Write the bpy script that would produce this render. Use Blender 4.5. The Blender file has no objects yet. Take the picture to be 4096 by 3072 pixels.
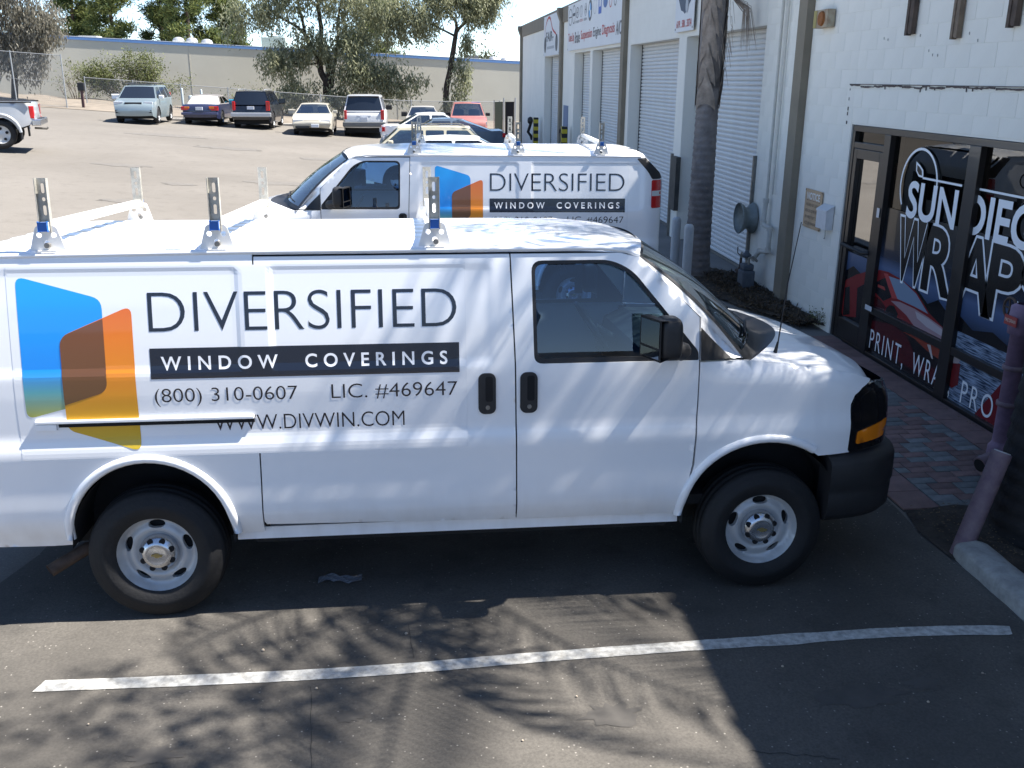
import bpy, bmesh, math, random, os
import numpy as np
from mathutils import Vector, Matrix
from mathutils.geometry import delaunay_2d_cdt

scene = bpy.context.scene
col = scene.collection
R = math.radians
rnd = random.Random(7)

# ------------------------------------------------------------------ camera
cam_data = bpy.data.cameras.new('camera')
cam = bpy.data.objects.new('camera', cam_data)
col.objects.link(cam)
scene.camera = cam
cam_data.sensor_width = 36.0
cam_data.lens = 33.524
cam_data.clip_start = 0.05
cam_data.clip_end = 3000
YAW, PITCH, ROLL = 0.104165, 0.310935, 0.007827
fw = Vector((math.sin(YAW)*math.cos(PITCH), math.cos(YAW)*math.cos(PITCH), -math.sin(PITCH)))
rt = Vector((math.cos(YAW), -math.sin(YAW), 0))
up = rt.cross(fw)
rt2 = rt*math.cos(ROLL) + up*math.sin(ROLL)
up2 = up*math.cos(ROLL) - rt*math.sin(ROLL)
cam.matrix_world = Matrix(((rt2.x, up2.x, -fw.x, 1.46076), (rt2.y, up2.y, -fw.y, -5.81979),
                           (rt2.z, up2.z, -fw.z, 2.88825), (0, 0, 0, 1)))

# ------------------------------------------------------------------ sky and sun
SUN_DIR = Vector((0.68, -0.004, 1.0)).normalized()        # towards the sun
elev = math.asin(SUN_DIR.z)
world = bpy.data.worlds.new('World')
scene.world = world
world.use_nodes = True
wn = world.node_tree.nodes
bg = wn['Background']
sky = wn.new('ShaderNodeTexSky')
sky.sky_type = 'NISHITA'
sky.sun_disc = False
sky.sun_elevation = elev
sky.sun_rotation = math.atan2(SUN_DIR.x, SUN_DIR.y)
sky.air_density = 0.6
sky.dust_density = 0.0
sky.ozone_density = 1.4
world.node_tree.links.new(sky.outputs[0], bg.inputs[0])
bg.inputs[1].default_value = 0.102
sun_data = bpy.data.lights.new('sun', 'SUN')
sun_data.energy = 5.0
sun_data.angle = R(0.6)
sun_data.color = (1.0, 0.955, 0.89)
sun = bpy.data.objects.new('sun', sun_data)
col.objects.link(sun)
sun.rotation_euler = SUN_DIR.to_track_quat('Z', 'Y').to_euler()
sun.location = (8, -2, 14)
vs = scene.view_settings
vs.view_transform = 'Standard'
vs.look = 'None'
vs.exposure = 1.55
vs.gamma = 1.0
vs.use_curve_mapping = False
scene.cycles.max_bounces = 8
scene.cycles.transparent_max_bounces = 16
scene.cycles.use_denoising = True

# ------------------------------------------------------------------ materials
MATS = {}
def M(name, color, rough=0.6, metal=0.0, noise=None, bump=None, coat=0.0, spec=0.5, vary=None, emit=None, sheen=None):
    """noise=(scale, amount[, colour2]); bump=(scale, strength); vary=amount of per-object brightness change"""
    if name in MATS:
        return MATS[name]
    m = bpy.data.materials.new(name)
    m.use_nodes = True
    nt = m.node_tree
    b = nt.nodes['Principled BSDF']
    c = tuple(color) + (1.0,)
    b.inputs['Base Color'].default_value = c
    b.inputs['Roughness'].default_value = rough
    b.inputs['Metallic'].default_value = metal
    b.inputs['Specular IOR Level'].default_value = spec
    if coat:
        b.inputs['Coat Weight'].default_value = coat
        b.inputs['Coat Roughness'].default_value = 0.06
    src = None
    tc = nt.nodes.new('ShaderNodeTexCoord')
    if noise:
        n = nt.nodes.new('ShaderNodeTexNoise')
        n.inputs['Scale'].default_value = noise[0]
        n.inputs['Detail'].default_value = 6
        n.inputs['Roughness'].default_value = 0.62
        nt.links.new(tc.outputs['Object'], n.inputs['Vector'])
        rp = nt.nodes.new('ShaderNodeMapRange')
        rp.inputs['From Min'].default_value = 0.35
        rp.inputs['From Max'].default_value = 0.68
        nt.links.new(n.outputs['Fac'], rp.inputs['Value'])
        mx = nt.nodes.new('ShaderNodeMix')
        mx.data_type = 'RGBA'
        a = noise[1]
        c2 = noise[2] if len(noise) > 2 else tuple(v*(1-a) for v in color)
        mx.inputs[6].default_value = c
        mx.inputs[7].default_value = tuple(c2) + (1.0,)
        if len(noise) > 2:
            ml = nt.nodes.new('ShaderNodeMath'); ml.operation = 'MULTIPLY'
            ml.inputs[1].default_value = a
            nt.links.new(rp.outputs[0], ml.inputs[0])
            nt.links.new(ml.outputs[0], mx.inputs[0])
        else:
            nt.links.new(rp.outputs[0], mx.inputs[0])
        src = mx.outputs[2]
    if vary:
        oi = nt.nodes.new('ShaderNodeObjectInfo')
        mr = nt.nodes.new('ShaderNodeMapRange')
        mr.inputs['To Min'].default_value = 1 - vary
        mr.inputs['To Max'].default_value = 1 + vary
        nt.links.new(oi.outputs['Random'], mr.inputs['Value'])
        hs = nt.nodes.new('ShaderNodeHueSaturation')
        nt.links.new(mr.outputs[0], hs.inputs['Value'])
        if src is not None:
            nt.links.new(src, hs.inputs['Color'])
        else:
            hs.inputs['Color'].default_value = c
        src = hs.outputs[0]
    if src is not None:
        nt.links.new(src, b.inputs['Base Color'])
    if bump:
        n2 = nt.nodes.new('ShaderNodeTexNoise')
        n2.inputs['Scale'].default_value = bump[0]
        n2.inputs['Detail'].default_value = 4
        nt.links.new(tc.outputs['Object'], n2.inputs['Vector'])
        bp = nt.nodes.new('ShaderNodeBump')
        bp.inputs['Strength'].default_value = bump[1]
        bp.inputs['Distance'].default_value = bump[2] if len(bump) > 2 else 0.01
        nt.links.new(n2.outputs['Fac'], bp.inputs['Height'])
        nt.links.new(bp.outputs[0], b.inputs['Normal'])
    if emit:
        b.inputs['Emission Color'].default_value = c
        b.inputs['Emission Strength'].default_value = emit
    MATS[name] = m
    return m

def glass_mat(name, tint, reflect=0.06, rough=0.0, top=0.9):
    """thin window glass: tinted see-through plus fresnel reflection"""
    if name in MATS:
        return MATS[name]
    m = bpy.data.materials.new(name)
    m.use_nodes = True
    nt = m.node_tree
    nt.nodes.clear()
    out = nt.nodes.new('ShaderNodeOutputMaterial')
    tr = nt.nodes.new('ShaderNodeBsdfTransparent')
    tr.inputs[0].default_value = tuple(tint) + (1,)
    gl = nt.nodes.new('ShaderNodeBsdfGlossy')
    gl.inputs['Roughness'].default_value = rough
    gl.inputs['Color'].default_value = (1, 1, 1, 1)
    fr = nt.nodes.new('ShaderNodeFresnel')
    fr.inputs[0].default_value = 1.5
    mr = nt.nodes.new('ShaderNodeMapRange')
    mr.inputs['From Min'].default_value = 0.0
    mr.inputs['From Max'].default_value = 1.0
    mr.inputs['To Min'].default_value = reflect
    mr.inputs['To Max'].default_value = top
    nt.links.new(fr.outputs[0], mr.inputs['Value'])
    mx = nt.nodes.new('ShaderNodeMixShader')
    nt.links.new(mr.outputs[0], mx.inputs[0])
    nt.links.new(tr.outputs[0], mx.inputs[1])
    nt.links.new(gl.outputs[0], mx.inputs[2])
    nt.links.new(mx.outputs[0], out.inputs[0])
    MATS[name] = m
    return m

def gradient_mat(name, z0, z1, stops, rough=0.35, axis=2, coat=0.4):
    """printed vinyl whose colour runs along one object axis"""
    m = bpy.data.materials.new(name)
    m.use_nodes = True
    nt = m.node_tree
    b = nt.nodes['Principled BSDF']
    b.inputs['Roughness'].default_value = rough
    b.inputs['Coat Weight'].default_value = coat
    tc = nt.nodes.new('ShaderNodeTexCoord')
    sp = nt.nodes.new('ShaderNodeSeparateXYZ')
    nt.links.new(tc.outputs['Object'], sp.inputs[0])
    mr = nt.nodes.new('ShaderNodeMapRange')
    mr.inputs['From Min'].default_value = z0
    mr.inputs['From Max'].default_value = z1
    nt.links.new(sp.outputs[axis], mr.inputs['Value'])
    cr = nt.nodes.new('ShaderNodeValToRGB')
    el = cr.color_ramp.elements
    el[0].position, el[0].color = stops[0][0], tuple(stops[0][1]) + (1,)
    el[1].position, el[1].color = stops[-1][0], tuple(stops[-1][1]) + (1,)
    for p, c in stops[1:-1]:
        e = el.new(p)
        e.color = tuple(c) + (1,)
    nt.links.new(mr.outputs[0], cr.inputs[0])
    nt.links.new(cr.outputs[0], b.inputs['Base Color'])
    return m

# ------------------------------------------------------------------ mesh helpers
def catmull(pts, n=8):
    pts = [np.array(p, float) for p in pts]
    out = []
    for i in range(len(pts)-1):
        p0 = pts[max(i-1, 0)]; p1 = pts[i]; p2 = pts[i+1]; p3 = pts[min(i+2, len(pts)-1)]
        for k in range(n):
            t = k/n
            out.append(0.5*((2*p1)+(-p0+p2)*t+(2*p0-5*p1+4*p2-p3)*t*t+(-p0+3*p1-3*p2+p3)*t**3))
    out.append(pts[-1])
    return out

class MB:
    def __init__(self):
        self.v = []; self.f = []; self.s = []
    def add(self, vs_, fs, smooth=False):
        o = len(self.v)
        self.v.extend([tuple(p) for p in vs_])
        for f in fs:
            self.f.append(tuple(i+o for i in f)); self.s.append(smooth)
        return self
    def box(self, x0, x1, y0, y1, z0, z1, bev=0.0):
        if bev <= 0:
            vs_ = [(x, y, z) for x in (x0, x1) for y in (y0, y1) for z in (z0, z1)]
            fs = [(0, 1, 3, 2), (4, 6, 7, 5), (0, 4, 5, 1), (2, 3, 7, 6), (0, 2, 6, 4), (1, 5, 7, 3)]
            return self.add(vs_, fs)
        b = bev
        bm = bmesh.new()
        bmesh.ops.create_cube(bm, size=1.0)
        for v in bm.verts:
            v.co = Vector(((x0+x1)/2+v.co.x*(x1-x0), (y0+y1)/2+v.co.y*(y1-y0), (z0+z1)/2+v.co.z*(z1-z0)))
        bmesh.ops.bevel(bm, geom=list(bm.edges), offset=b, segments=2, profile=0.6, affect='EDGES')
        bm.verts.index_update()
        self.add([v.co[:] for v in bm.verts], [[v.index for v in f.verts] for f in bm.faces])
        bm.free()
        return self
    def cyl(self, p0, p1, r0, r1=None, n=12, caps=True, smooth=True):
        r1 = r0 if r1 is None else r1
        p0 = Vector(p0); p1 = Vector(p1)
        d = (p1-p0).normalized()
        a = d.orthogonal().normalized(); b = d.cross(a)
        vs_ = []
        for k in range(n):
            t = 2*math.pi*k/n
            q = a*math.cos(t)+b*math.sin(t)
            vs_.append(p0+q*r0); vs_.append(p1+q*r1)
        self.add(vs_, [(2*k, 2*((k+1) % n), 2*((k+1) % n)+1, 2*k+1) for k in range(n)], smooth)
        if caps:
            self.add([vs_[2*k] for k in range(n)], [tuple(reversed(range(n)))])
            self.add([vs_[2*k+1] for k in range(n)], [tuple(range(n))])
        return self
    def tube(self, path, r, n=8, caps=True, smooth=True):
        P = [Vector(p) for p in path]
        rr = r if isinstance(r, (list, tuple)) else [r]*len(P)
        T = []
        for i in range(len(P)):
            t = P[min(i+1, len(P)-1)]-P[max(i-1, 0)]
            T.append(t.normalized() if t.length > 1e-9 else Vector((0, 0, 1)))
        a = T[0].orthogonal().normalized()
        vs_ = []
        for i, p in enumerate(P):
            a = (a-T[i]*a.dot(T[i]))
            a = a.normalized() if a.length > 1e-6 else T[i].orthogonal().normalized()
            b = T[i].cross(a)
            for k in range(n):
                t = 2*math.pi*k/n
                vs_.append(p+(a*math.cos(t)+b*math.sin(t))*rr[i])
        fs = []
        for i in range(len(P)-1):
            for k in range(n):
                fs.append((i*n+k, i*n+(k+1) % n, (i+1)*n+(k+1) % n, (i+1)*n+k))
        self.add(vs_, fs, smooth)
        if caps:
            self.add(vs_[:n], [tuple(reversed(range(n)))])
            self.add(vs_[-n:], [tuple(range(n))])
        return self
    def lathe(self, prof, origin, axis='y', n=32, smooth=True, a0=0.0):
        """prof: list of (radius, distance along axis)"""
        ox, oy, oz = origin
        vs_ = []
        for r, h in prof:
            for k in range(n):
                t = 2*math.pi*k/n+a0
                c, s = r*math.cos(t), r*math.sin(t)
                if axis == 'y': vs_.append((ox+c, oy+h, oz+s))
                elif axis == 'z': vs_.append((ox+c, oy+s, oz+h))
                else: vs_.append((ox+h, oy+c, oz+s))
        fs = []
        for i in range(len(prof)-1):
            for k in range(n):
                fs.append((i*n+k, (i+1)*n+k, (i+1)*n+(k+1) % n, i*n+(k+1) % n))
        return self.add(vs_, fs, smooth)
    def grid(self, fn, nu, nv, smooth=True):
        vs_ = [fn(i/nu, j/nv) for i in range(nu+1) for j in range(nv+1)]
        fs = [(i*(nv+1)+j, (i+1)*(nv+1)+j, (i+1)*(nv+1)+j+1, i*(nv+1)+j+1) for i in range(nu) for j in range(nv)]
        return self.add(vs_, fs, smooth)
    def prism(self, poly, axis, a, b):
        """extrude a 2-D polygon between a and b along an axis; 2-D coords are the other two axes in order"""
        def P(u, v, w):
            return {'x': (w, u, v), 'y': (u, w, v), 'z': (u, v, w)}[axis]
        n = len(poly)
        vs_ = [P(u, v, a) for u, v in poly]+[P(u, v, b) for u, v in poly]
        fs = [tuple(reversed(range(n))), tuple(range(n, 2*n))]
        fs += [(k, (k+1) % n, n+(k+1) % n, n+k) for k in range(n)]
        return self.add(vs_, fs)
    def build(self, name, mat, parent=None, recalc=True):
        me = bpy.data.meshes.new(name)
        me.from_pydata(self.v, [], self.f)
        me.polygons.foreach_set('use_smooth', self.s)
        if recalc:
            bm = bmesh.new(); bm.from_mesh(me)
            bmesh.ops.recalc_face_normals(bm, faces=bm.faces)
            bm.to_mesh(me); bm.free()
        if mat is not None:
            me.materials.append(mat)
        me.update()
        o = bpy.data.objects.new(name, me)
        col.objects.link(o)
        o.parent = parent
        return o

def fast_mesh(name, V, F, mat, parent=None, smooth=False):
    """numpy arrays: V (n,3), F (m,k)"""
    me = bpy.data.meshes.new(name)
    V = np.asarray(V, np.float32); F = np.asarray(F, np.int32)
    me.vertices.add(len(V)); me.vertices.foreach_set('co', V.ravel())
    k = F.shape[1]
    me.loops.add(F.size); me.loops.foreach_set('vertex_index', F.ravel())
    me.polygons.add(len(F))
    me.polygons.foreach_set('loop_start', np.arange(0, F.size, k, dtype=np.int32))
    me.polygons.foreach_set('loop_total', np.full(len(F), k, np.int32))
    if smooth:
        me.polygons.foreach_set('use_smooth', np.ones(len(F), bool))
    me.materials.append(mat)
    me.update(calc_edges=True)
    o = bpy.data.objects.new(name, me)
    col.objects.link(o)
    o.parent = parent
    return o

def tag(o, label=None, cat=None, group=None, kind=None):
    if label: o['label'] = label
    if cat: o['category'] = cat
    if group: o['group'] = group
    if kind: o['kind'] = kind
    return o

def thing(name, label, cat, loc=(0, 0, 0), rz=0.0, group=None):
    o = bpy.data.objects.new(name, None)
    o.empty_display_size = 0.2
    col.objects.link(o)
    o.location = loc
    o.rotation_euler = (0, 0, rz)
    return tag(o, label, cat, group)

def link_copy(o, parent=None, loc=None, rz=None):
    c = o.copy()
    col.objects.link(c)
    c.parent = parent
    if loc is not None: c.location = loc
    if rz is not None: c.rotation_euler = (0, 0, rz)
    return c

KIDS = {}
def copy_tree(o, parent=None):
    c = link_copy(o, parent)
    for ch in [k for k in bpy.data.objects if k.parent == o]:
        copy_tree(ch, c)
    return c

# ------------------------------------------------------------------ 2-D patches
def inside(poly, P):
    poly = np.asarray(poly); x, y = P[:, 0], P[:, 1]
    r = np.zeros(len(P), bool)
    j = len(poly)-1
    for i in range(len(poly)):
        xi, yi = poly[i]; xj, yj = poly[j]
        c = ((yi > y) != (yj > y)) & (x < (xj-xi)*(y-yi)/(yj-yi+1e-30)+xi)
        r ^= c
        j = i
    return r

def resample(loop, h):
    out = []
    n = len(loop)
    for i in range(n):
        a = np.array(loop[i], float); b = np.array(loop[(i+1) % n], float)
        k = max(1, int(math.ceil(np.linalg.norm(b-a)/h)))
        for q in range(k):
            out.append(a+(b-a)*q/k)
    return out

def patch2d(outer, holes=(), h=0.04):
    """triangulated region: returns (verts, tris, boundary edges) in 2-D"""
    loops = [resample(l, h) for l in [outer]+list(holes)]
    V = []; E = []
    for l in loops:
        o = len(V)
        V += [Vector((float(p[0]), float(p[1]))) for p in l]
        E += [(o+i, o+(i+1) % len(l)) for i in range(len(l))]
    A = np.array([[v.x, v.y] for v in V])
    lo, hi = A.min(0), A.max(0)
    gx = np.arange(lo[0]+h*0.5, hi[0], h); gy = np.arange(lo[1]+h*0.5, hi[1], h)
    if len(gx) and len(gy):
        G = np.array(np.meshgrid(gx, gy)).reshape(2, -1).T
        ok = inside(outer, G)
        for ho in holes:
            ok &= ~inside(ho, G)
        G = G[ok]
        if len(G):
            d = np.full(len(G), 9.0)
            for i in range(0, len(A)):
                d = np.minimum(d, np.abs(G-A[i]).max(1))
            G = G[d > 0.45*h]
            V += [Vector((float(a), float(b))) for a, b in G]
    vo, eo, fo, *_ = delaunay_2d_cdt(V, E, [], 0, 1e-6)
    VV = np.array([[v.x, v.y] for v in vo])
    T = np.array([f for f in fo if len(f) == 3])
    c = VV[T].mean(1)
    ok = inside(outer, c)
    for ho in holes:
        ok &= ~inside(ho, c)
    T = T[ok]
    a = VV[T[:, 1]]-VV[T[:, 0]]; b = VV[T[:, 2]]-VV[T[:, 0]]
    cr = a[:, 0]*b[:, 1]-a[:, 1]*b[:, 0]
    T = T[np.abs(cr) > 1e-10]; cr = cr[np.abs(cr) > 1e-10]
    T[cr < 0] = T[cr < 0][:, ::-1]
    cnt = {}
    for t in T:
        for i in range(3):
            e = (int(t[i]), int(t[(i+1) % 3]))
            k = (min(e), max(e))
            cnt.setdefault(k, []).append(e)
    B = [v[0] for v in cnt.values() if len(v) == 1]
    return VV, T, B

def patch(name, mat, parent, fn, outer, holes=(), h=0.04, flange=None, flip=False):
    """fn(x, z) -> 3-D point; flange: vector for the turned-in edge"""
    VV, T, B = patch2d(outer, holes, h)
    mb = MB()
    pts = [fn(float(a), float(b)) for a, b in VV]
    T = [tuple(reversed(t)) if flip else tuple(t) for t in T.tolist()]
    mb.add(pts, T, True)
    if flange is not None:
        fv = Vector(flange)
        vs_ = []; fs = []
        for a, b in B:
            o = len(vs_)
            pa, pb = Vector(pts[a]), Vector(pts[b])
            vs_ += [pa, pb, pb+fv, pa+fv]
            fs.append((o+3, o+2, o+1, o) if not flip else (o, o+1, o+2, o+3))
        mb.add(vs_, fs)
    return mb.build(name, mat, parent, recalc=False)

def rrect(x0, x1, z0, z1, r, n=6):
    out = []
    for cx, cz, a in ((x1-r, z0+r, -90), (x1-r, z1-r, 0), (x0+r, z1-r, 90), (x0+r, z0+r, 180)):
        for k in range(n+1):
            t = R(a+90*k/n)
            out.append((cx+r*math.cos(t), cz+r*math.sin(t)))
    return out

def round_poly(poly, r, n=5):
    """round the corners of a polygon"""
    out = []
    m = len(poly)
    for i in range(m):
        p = np.array(poly[i], float); a = np.array(poly[i-1], float); b = np.array(poly[(i+1) % m], float)
        rr = r[i] if isinstance(r, (list, tuple)) else r
        if rr <= 0:
            out.append(tuple(p)); continue
        da = (a-p); db = (b-p)
        la, lb = np.linalg.norm(da), np.linalg.norm(db)
        q = min(rr, la*0.48, lb*0.48)
        s, e = p+da/la*q, p+db/lb*q
        for k in range(n+1):
            t = k/n
            out.append(tuple((1-t)**2*s+2*t*(1-t)*p+t*t*e))
    return out

# ------------------------------------------------------------------ lettering
FONT = None

def contours(s, spacing=1.0, shear=0.0):
    """closed outlines of a text (font contours, may overlap)"""
    cu = bpy.data.curves.new('lettering_curve', 'FONT')
    cu.body = s
    if FONT: cu.font = FONT
    cu.space_character = spacing
    cu.shear = shear
    o = bpy.data.objects.new('lettering_tmp', cu)
    col.objects.link(o)
    dg = bpy.context.evaluated_depsgraph_get()
    c2 = o.evaluated_get(dg).to_curve(dg)
    out = []
    for sp in c2.splines:
        pts = []
        if sp.type == 'BEZIER':
            bp = sp.bezier_points; n = len(bp)
            for k in range(n):
                p0 = np.array(bp[k].co[:2]); h0 = np.array(bp[k].handle_right[:2]); h1 = np.array(bp[(k+1) % n].handle_left[:2]); p1 = np.array(bp[(k+1) % n].co[:2])
                d = p1-p0; L_ = np.linalg.norm(d)
                if L_ < 1e-6: continue
                dev = max(abs(d[0]*(h-p0)[1]-d[1]*(h-p0)[0])/L_ for h in (h0, h1))
                m = 1 if dev < 1e-3*max(L_, .05) else 5
                for q in range(m):
                    t = q/m
                    pts.append((1-t)**3*p0+3*t*(1-t)**2*h0+3*t*t*(1-t)*h1+t**3*p1)
        else:
            pts = [np.array(p.co[:2]) for p in sp.points]
        cl = []
        for p in pts:
            if not cl or np.linalg.norm(p-cl[-1]) > 1e-5: cl.append(p)
        if len(cl) > 2 and np.linalg.norm(cl[0]-cl[-1]) < 1e-5: cl.pop()
        if len(cl) > 2: out.append(np.array(cl))
    o.to_curve_clear() if hasattr(o, 'to_curve_clear') else None
    bpy.data.objects.remove(o); bpy.data.curves.remove(cu)
    return out

def grow(loop, d):
    """move a loop to its right-hand side by d, mitred"""
    if d == 0: return loop
    n = len(loop); out = []
    for i in range(n):
        e0 = loop[i]-loop[i-1]; e1 = loop[(i+1) % n]-loop[i]
        n0 = np.array([e0[1], -e0[0]])/(np.linalg.norm(e0)+1e-12); n1 = np.array([e1[1], -e1[0]])/(np.linalg.norm(e1)+1e-12)
        m = n0+n1; q = m@m
        m = n0 if q < 1e-6 else m*min(2/q, 1.6)
        out.append(loop[i]+m*d)
    return np.array(out)

def winding(loops, P):
    w = np.zeros(len(P), int)
    for l in loops:
        a = l; b = np.roll(l, -1, 0)
        for (x0, y0), (x1, y1) in zip(a, b):
            s = (x1-x0)*(P[:, 1]-y0)-(P[:, 0]-x0)*(y1-y0)
            w += ((y0 <= P[:, 1]) & (y1 > P[:, 1]) & (s > 0)).astype(int)
            w -= ((y0 > P[:, 1]) & (y1 <= P[:, 1]) & (s < 0)).astype(int)
    return w

def letters(name, s, mat, parent, fn, box, offset=0.0, spacing=1.0, cut=None, shear=0.0, lines=1.0, align='LEFT', split=False):
    """fit a text in box (u0, v0, u1, v1) and map it with fn(u, v); cut = slicing step so it follows a curved face"""
    loops = contours(s, spacing, shear)
    A = np.concatenate(loops)
    lo, hi = A.min(0), A.max(0)
    u0, v0, u1, v1 = box
    sc = np.array([(u1-u0)/(hi[0]-lo[0]), (v1-v0)/(hi[1]-lo[1])])
    def area(l): return 0.5*np.sum(l[:, 0]*np.roll(l[:, 1], -1)-np.roll(l[:, 0], -1)*l[:, 1])
    sg = 1 if area(max(loops, key=lambda l: abs(area(l)))) > 0 else -1
    loops = [grow(l, offset*sg) for l in loops]
    V = []; E = []
    for l in loops:
        o = len(V)
        V += [Vector((float(p[0]), float(p[1]))) for p in l]
        E += [(o+i, o+(i+1) % len(l)) for i in range(len(l))]
    vo, eo, fo, *_ = delaunay_2d_cdt(V, E, [], 0, 1e-6)
    VV = np.array([[v.x, v.y] for v in vo]); T = np.array([f for f in fo if len(f) == 3])
    T = T[winding(loops, VV[T].mean(1)) != 0]
    VV = np.array([u0, v0])+(VV-lo)*sc
    a = VV[T[:, 1]]-VV[T[:, 0]]; b = VV[T[:, 2]]-VV[T[:, 0]]
    cr = a[:, 0]*b[:, 1]-a[:, 1]*b[:, 0]
    T = T[np.abs(cr) > 1e-12]; cr = cr[np.abs(cr) > 1e-12]
    T[cr < 0] = T[cr < 0][:, ::-1]
    if not split:
        return flat_shape(name, mat, parent, fn, VV, T.tolist(), cut)
    # one object for each connected piece
    par = list(range(len(VV)))
    def find(i):
        while par[i] != i:
            par[i] = par[par[i]]; i = par[i]
        return i
    for t in T:
        par[find(int(t[1]))] = find(int(t[0])); par[find(int(t[2]))] = find(int(t[0]))
    groups = {}
    for t in T.tolist(): groups.setdefault(find(t[0]), []).append(t)
    ob = None
    for tr in sorted(groups.values(), key=lambda g: VV[g[0][0]][0]):
        ids = sorted({i for t in tr for i in t}); mp = {i: k for k, i in enumerate(ids)}
        ob = flat_shape(name, mat, parent, fn, VV[ids], [[mp[i] for i in t] for t in tr], cut)
    return ob

def flat_shape(name, mat, parent, fn, P, F, cut=None):
    bm = bmesh.new()
    vv = [bm.verts.new((p[0], p[1], 0)) for p in P]
    for f in F:
        try: bm.faces.new([vv[i] for i in f])
        except ValueError: pass
    if cut:
        lo = np.min(np.asarray(P), 0); hi = np.max(np.asarray(P), 0)
        for ax in (0, 1):
            n = Vector((1, 0, 0)) if ax == 0 else Vector((0, 1, 0))
            for c in np.arange(math.ceil(lo[ax]/cut)*cut, hi[ax], cut):
                bmesh.ops.bisect_plane(bm, geom=list(bm.verts)+list(bm.edges)+list(bm.faces), plane_co=n*float(c), plane_no=n, dist=1e-6)
    for v in bm.verts:
        v.co = Vector(fn(v.co.x, v.co.y))
    me = bpy.data.meshes.new(name)
    bm.to_mesh(me); bm.free()
    me.materials.append(mat)
    o = bpy.data.objects.new(name, me)
    col.objects.link(o)
    o.parent = parent
    return o

def poly_shape(name, mat, parent, fn, poly, h=0.05, holes=()):
    VV, T, B = patch2d(poly, holes, h)
    return flat_shape(name, mat, parent, fn, VV, T.tolist())

def smooth01(t):
    t = min(1.0, max(0.0, t))
    return t*t*(3-2*t)

# ================================================================== the two delivery vans
WHITE = M('van_white_paint', (0.88, 0.885, 0.89), 0.30, coat=0.7, noise=(1.3, 0.025))
def dusty(m, c, z0, z1, amt):
    """road dust thrown up along the sills and arches"""
    nt = m.node_tree; L = nt.links; b0 = nt.nodes['Principled BSDF']
    src = b0.inputs['Base Color'].links[0].from_socket
    tc = nt.nodes.new('ShaderNodeTexCoord'); sp = nt.nodes.new('ShaderNodeSeparateXYZ'); L.new(tc.outputs['Object'], sp.inputs[0])
    r1 = nt.nodes.new('ShaderNodeMapRange'); r1.inputs['From Min'].default_value = z1; r1.inputs['From Max'].default_value = z0; L.new(sp.outputs[2], r1.inputs['Value'])
    mp = nt.nodes.new('ShaderNodeMapping'); mp.inputs['Scale'].default_value = (5, 5, 1.2); L.new(tc.outputs['Object'], mp.inputs[0])
    n = nt.nodes.new('ShaderNodeTexNoise'); n.inputs['Scale'].default_value = 2.2; n.inputs['Detail'].default_value = 7; L.new(mp.outputs[0], n.inputs['Vector'])
    r2 = nt.nodes.new('ShaderNodeMapRange'); r2.inputs['From Min'].default_value = .38; r2.inputs['From Max'].default_value = .72; r2.inputs['To Max'].default_value = amt; L.new(n.outputs['Fac'], r2.inputs['Value'])
    mu = nt.nodes.new('ShaderNodeMath'); mu.operation = 'MULTIPLY'; L.new(r1.outputs[0], mu.inputs[0]); L.new(r2.outputs[0], mu.inputs[1])
    mx = nt.nodes.new('ShaderNodeMix'); mx.data_type = 'RGBA'; L.new(mu.outputs[0], mx.inputs[0]); L.new(src, mx.inputs[6]); mx.inputs[7].default_value = tuple(c)+(1,)
    L.new(mx.outputs[2], b0.inputs['Base Color'])
dusty(WHITE, (.45, .41, .36), .42, .80, .22)
RACKW = M('rack_white_paint', (0.80, 0.79, 0.76), 0.5, noise=(9, 0.10))
BLACKP = M('black_plastic', (0.018, 0.018, 0.020), 0.55, noise=(30, 0.25))
BLACKG = M('black_gloss', (0.008, 0.008, 0.010), 0.12, coat=0.5)
RUBBER = M('tyre_rubber', (0.009, 0.009, 0.010), 0.75, noise=(25, 0.3), bump=(60, 0.2))
DARK = M('dark_underbody', (0.012, 0.012, 0.013), 0.85, noise=(8, 0.4))
GAPM = M('panel_gap', (0.006, 0.006, 0.007), 0.9)
WHEELM = M('silver_wheel_paint', (0.52, 0.53, 0.53), 0.40, metal=0.25, noise=(7, 0.16))
CHROME = M('chrome_cap', (0.60, 0.61, 0.63), 0.22, metal=0.9, noise=(20, 0.15))
GOLD = M('gold_emblem', (0.36, 0.28, 0.11), 0.35, metal=0.6)
GALV = M('galvanised_strut', (0.50, 0.48, 0.42), 0.55, metal=0.4, noise=(16, 0.4), bump=(60, 0.15))
BLUECAP = M('blue_end_cap', (0.010, 0.115, 0.42), 0.35)
AMBER = M('amber_lens', (0.80, 0.22, 0.01), 0.15, coat=0.6)
REDLENS = M('red_lens', (0.55, 0.010, 0.012), 0.18, coat=0.6)
CLEARL = M('clear_lens', (0.62, 0.62, 0.60), 0.15, coat=0.6)
SEATM = M('grey_seat_cloth', (0.11, 0.115, 0.125), 0.9, noise=(40, 0.2))
DASHM = M('dash_plastic', (0.10, 0.10, 0.11), 0.6)
GLASS_SIDE = glass_mat('side_glass', (0.40, 0.60, 0.82), 0.04)
GLASS_WS = glass_mat('windscreen_glass', (0.62, 0.78, 0.70), 0.20)
MIRRORM = M('mirror_glass', (0.22, 0.27, 0.33), 0.03, metal=1.0)
NAVY = M('navy_vinyl', (0.009, 0.011, 0.021), 0.25, coat=0.4)
VINYLW = M('white_vinyl', (0.83, 0.84, 0.86), 0.25, coat=0.3)
VINYLT = M('white_backing_vinyl', (0.84, 0.85, 0.865), 0.22, coat=0.8)
STEEL = M('dull_steel', (0.25, 0.24, 0.22), 0.5, metal=0.6, noise=(15, 0.3))
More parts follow.
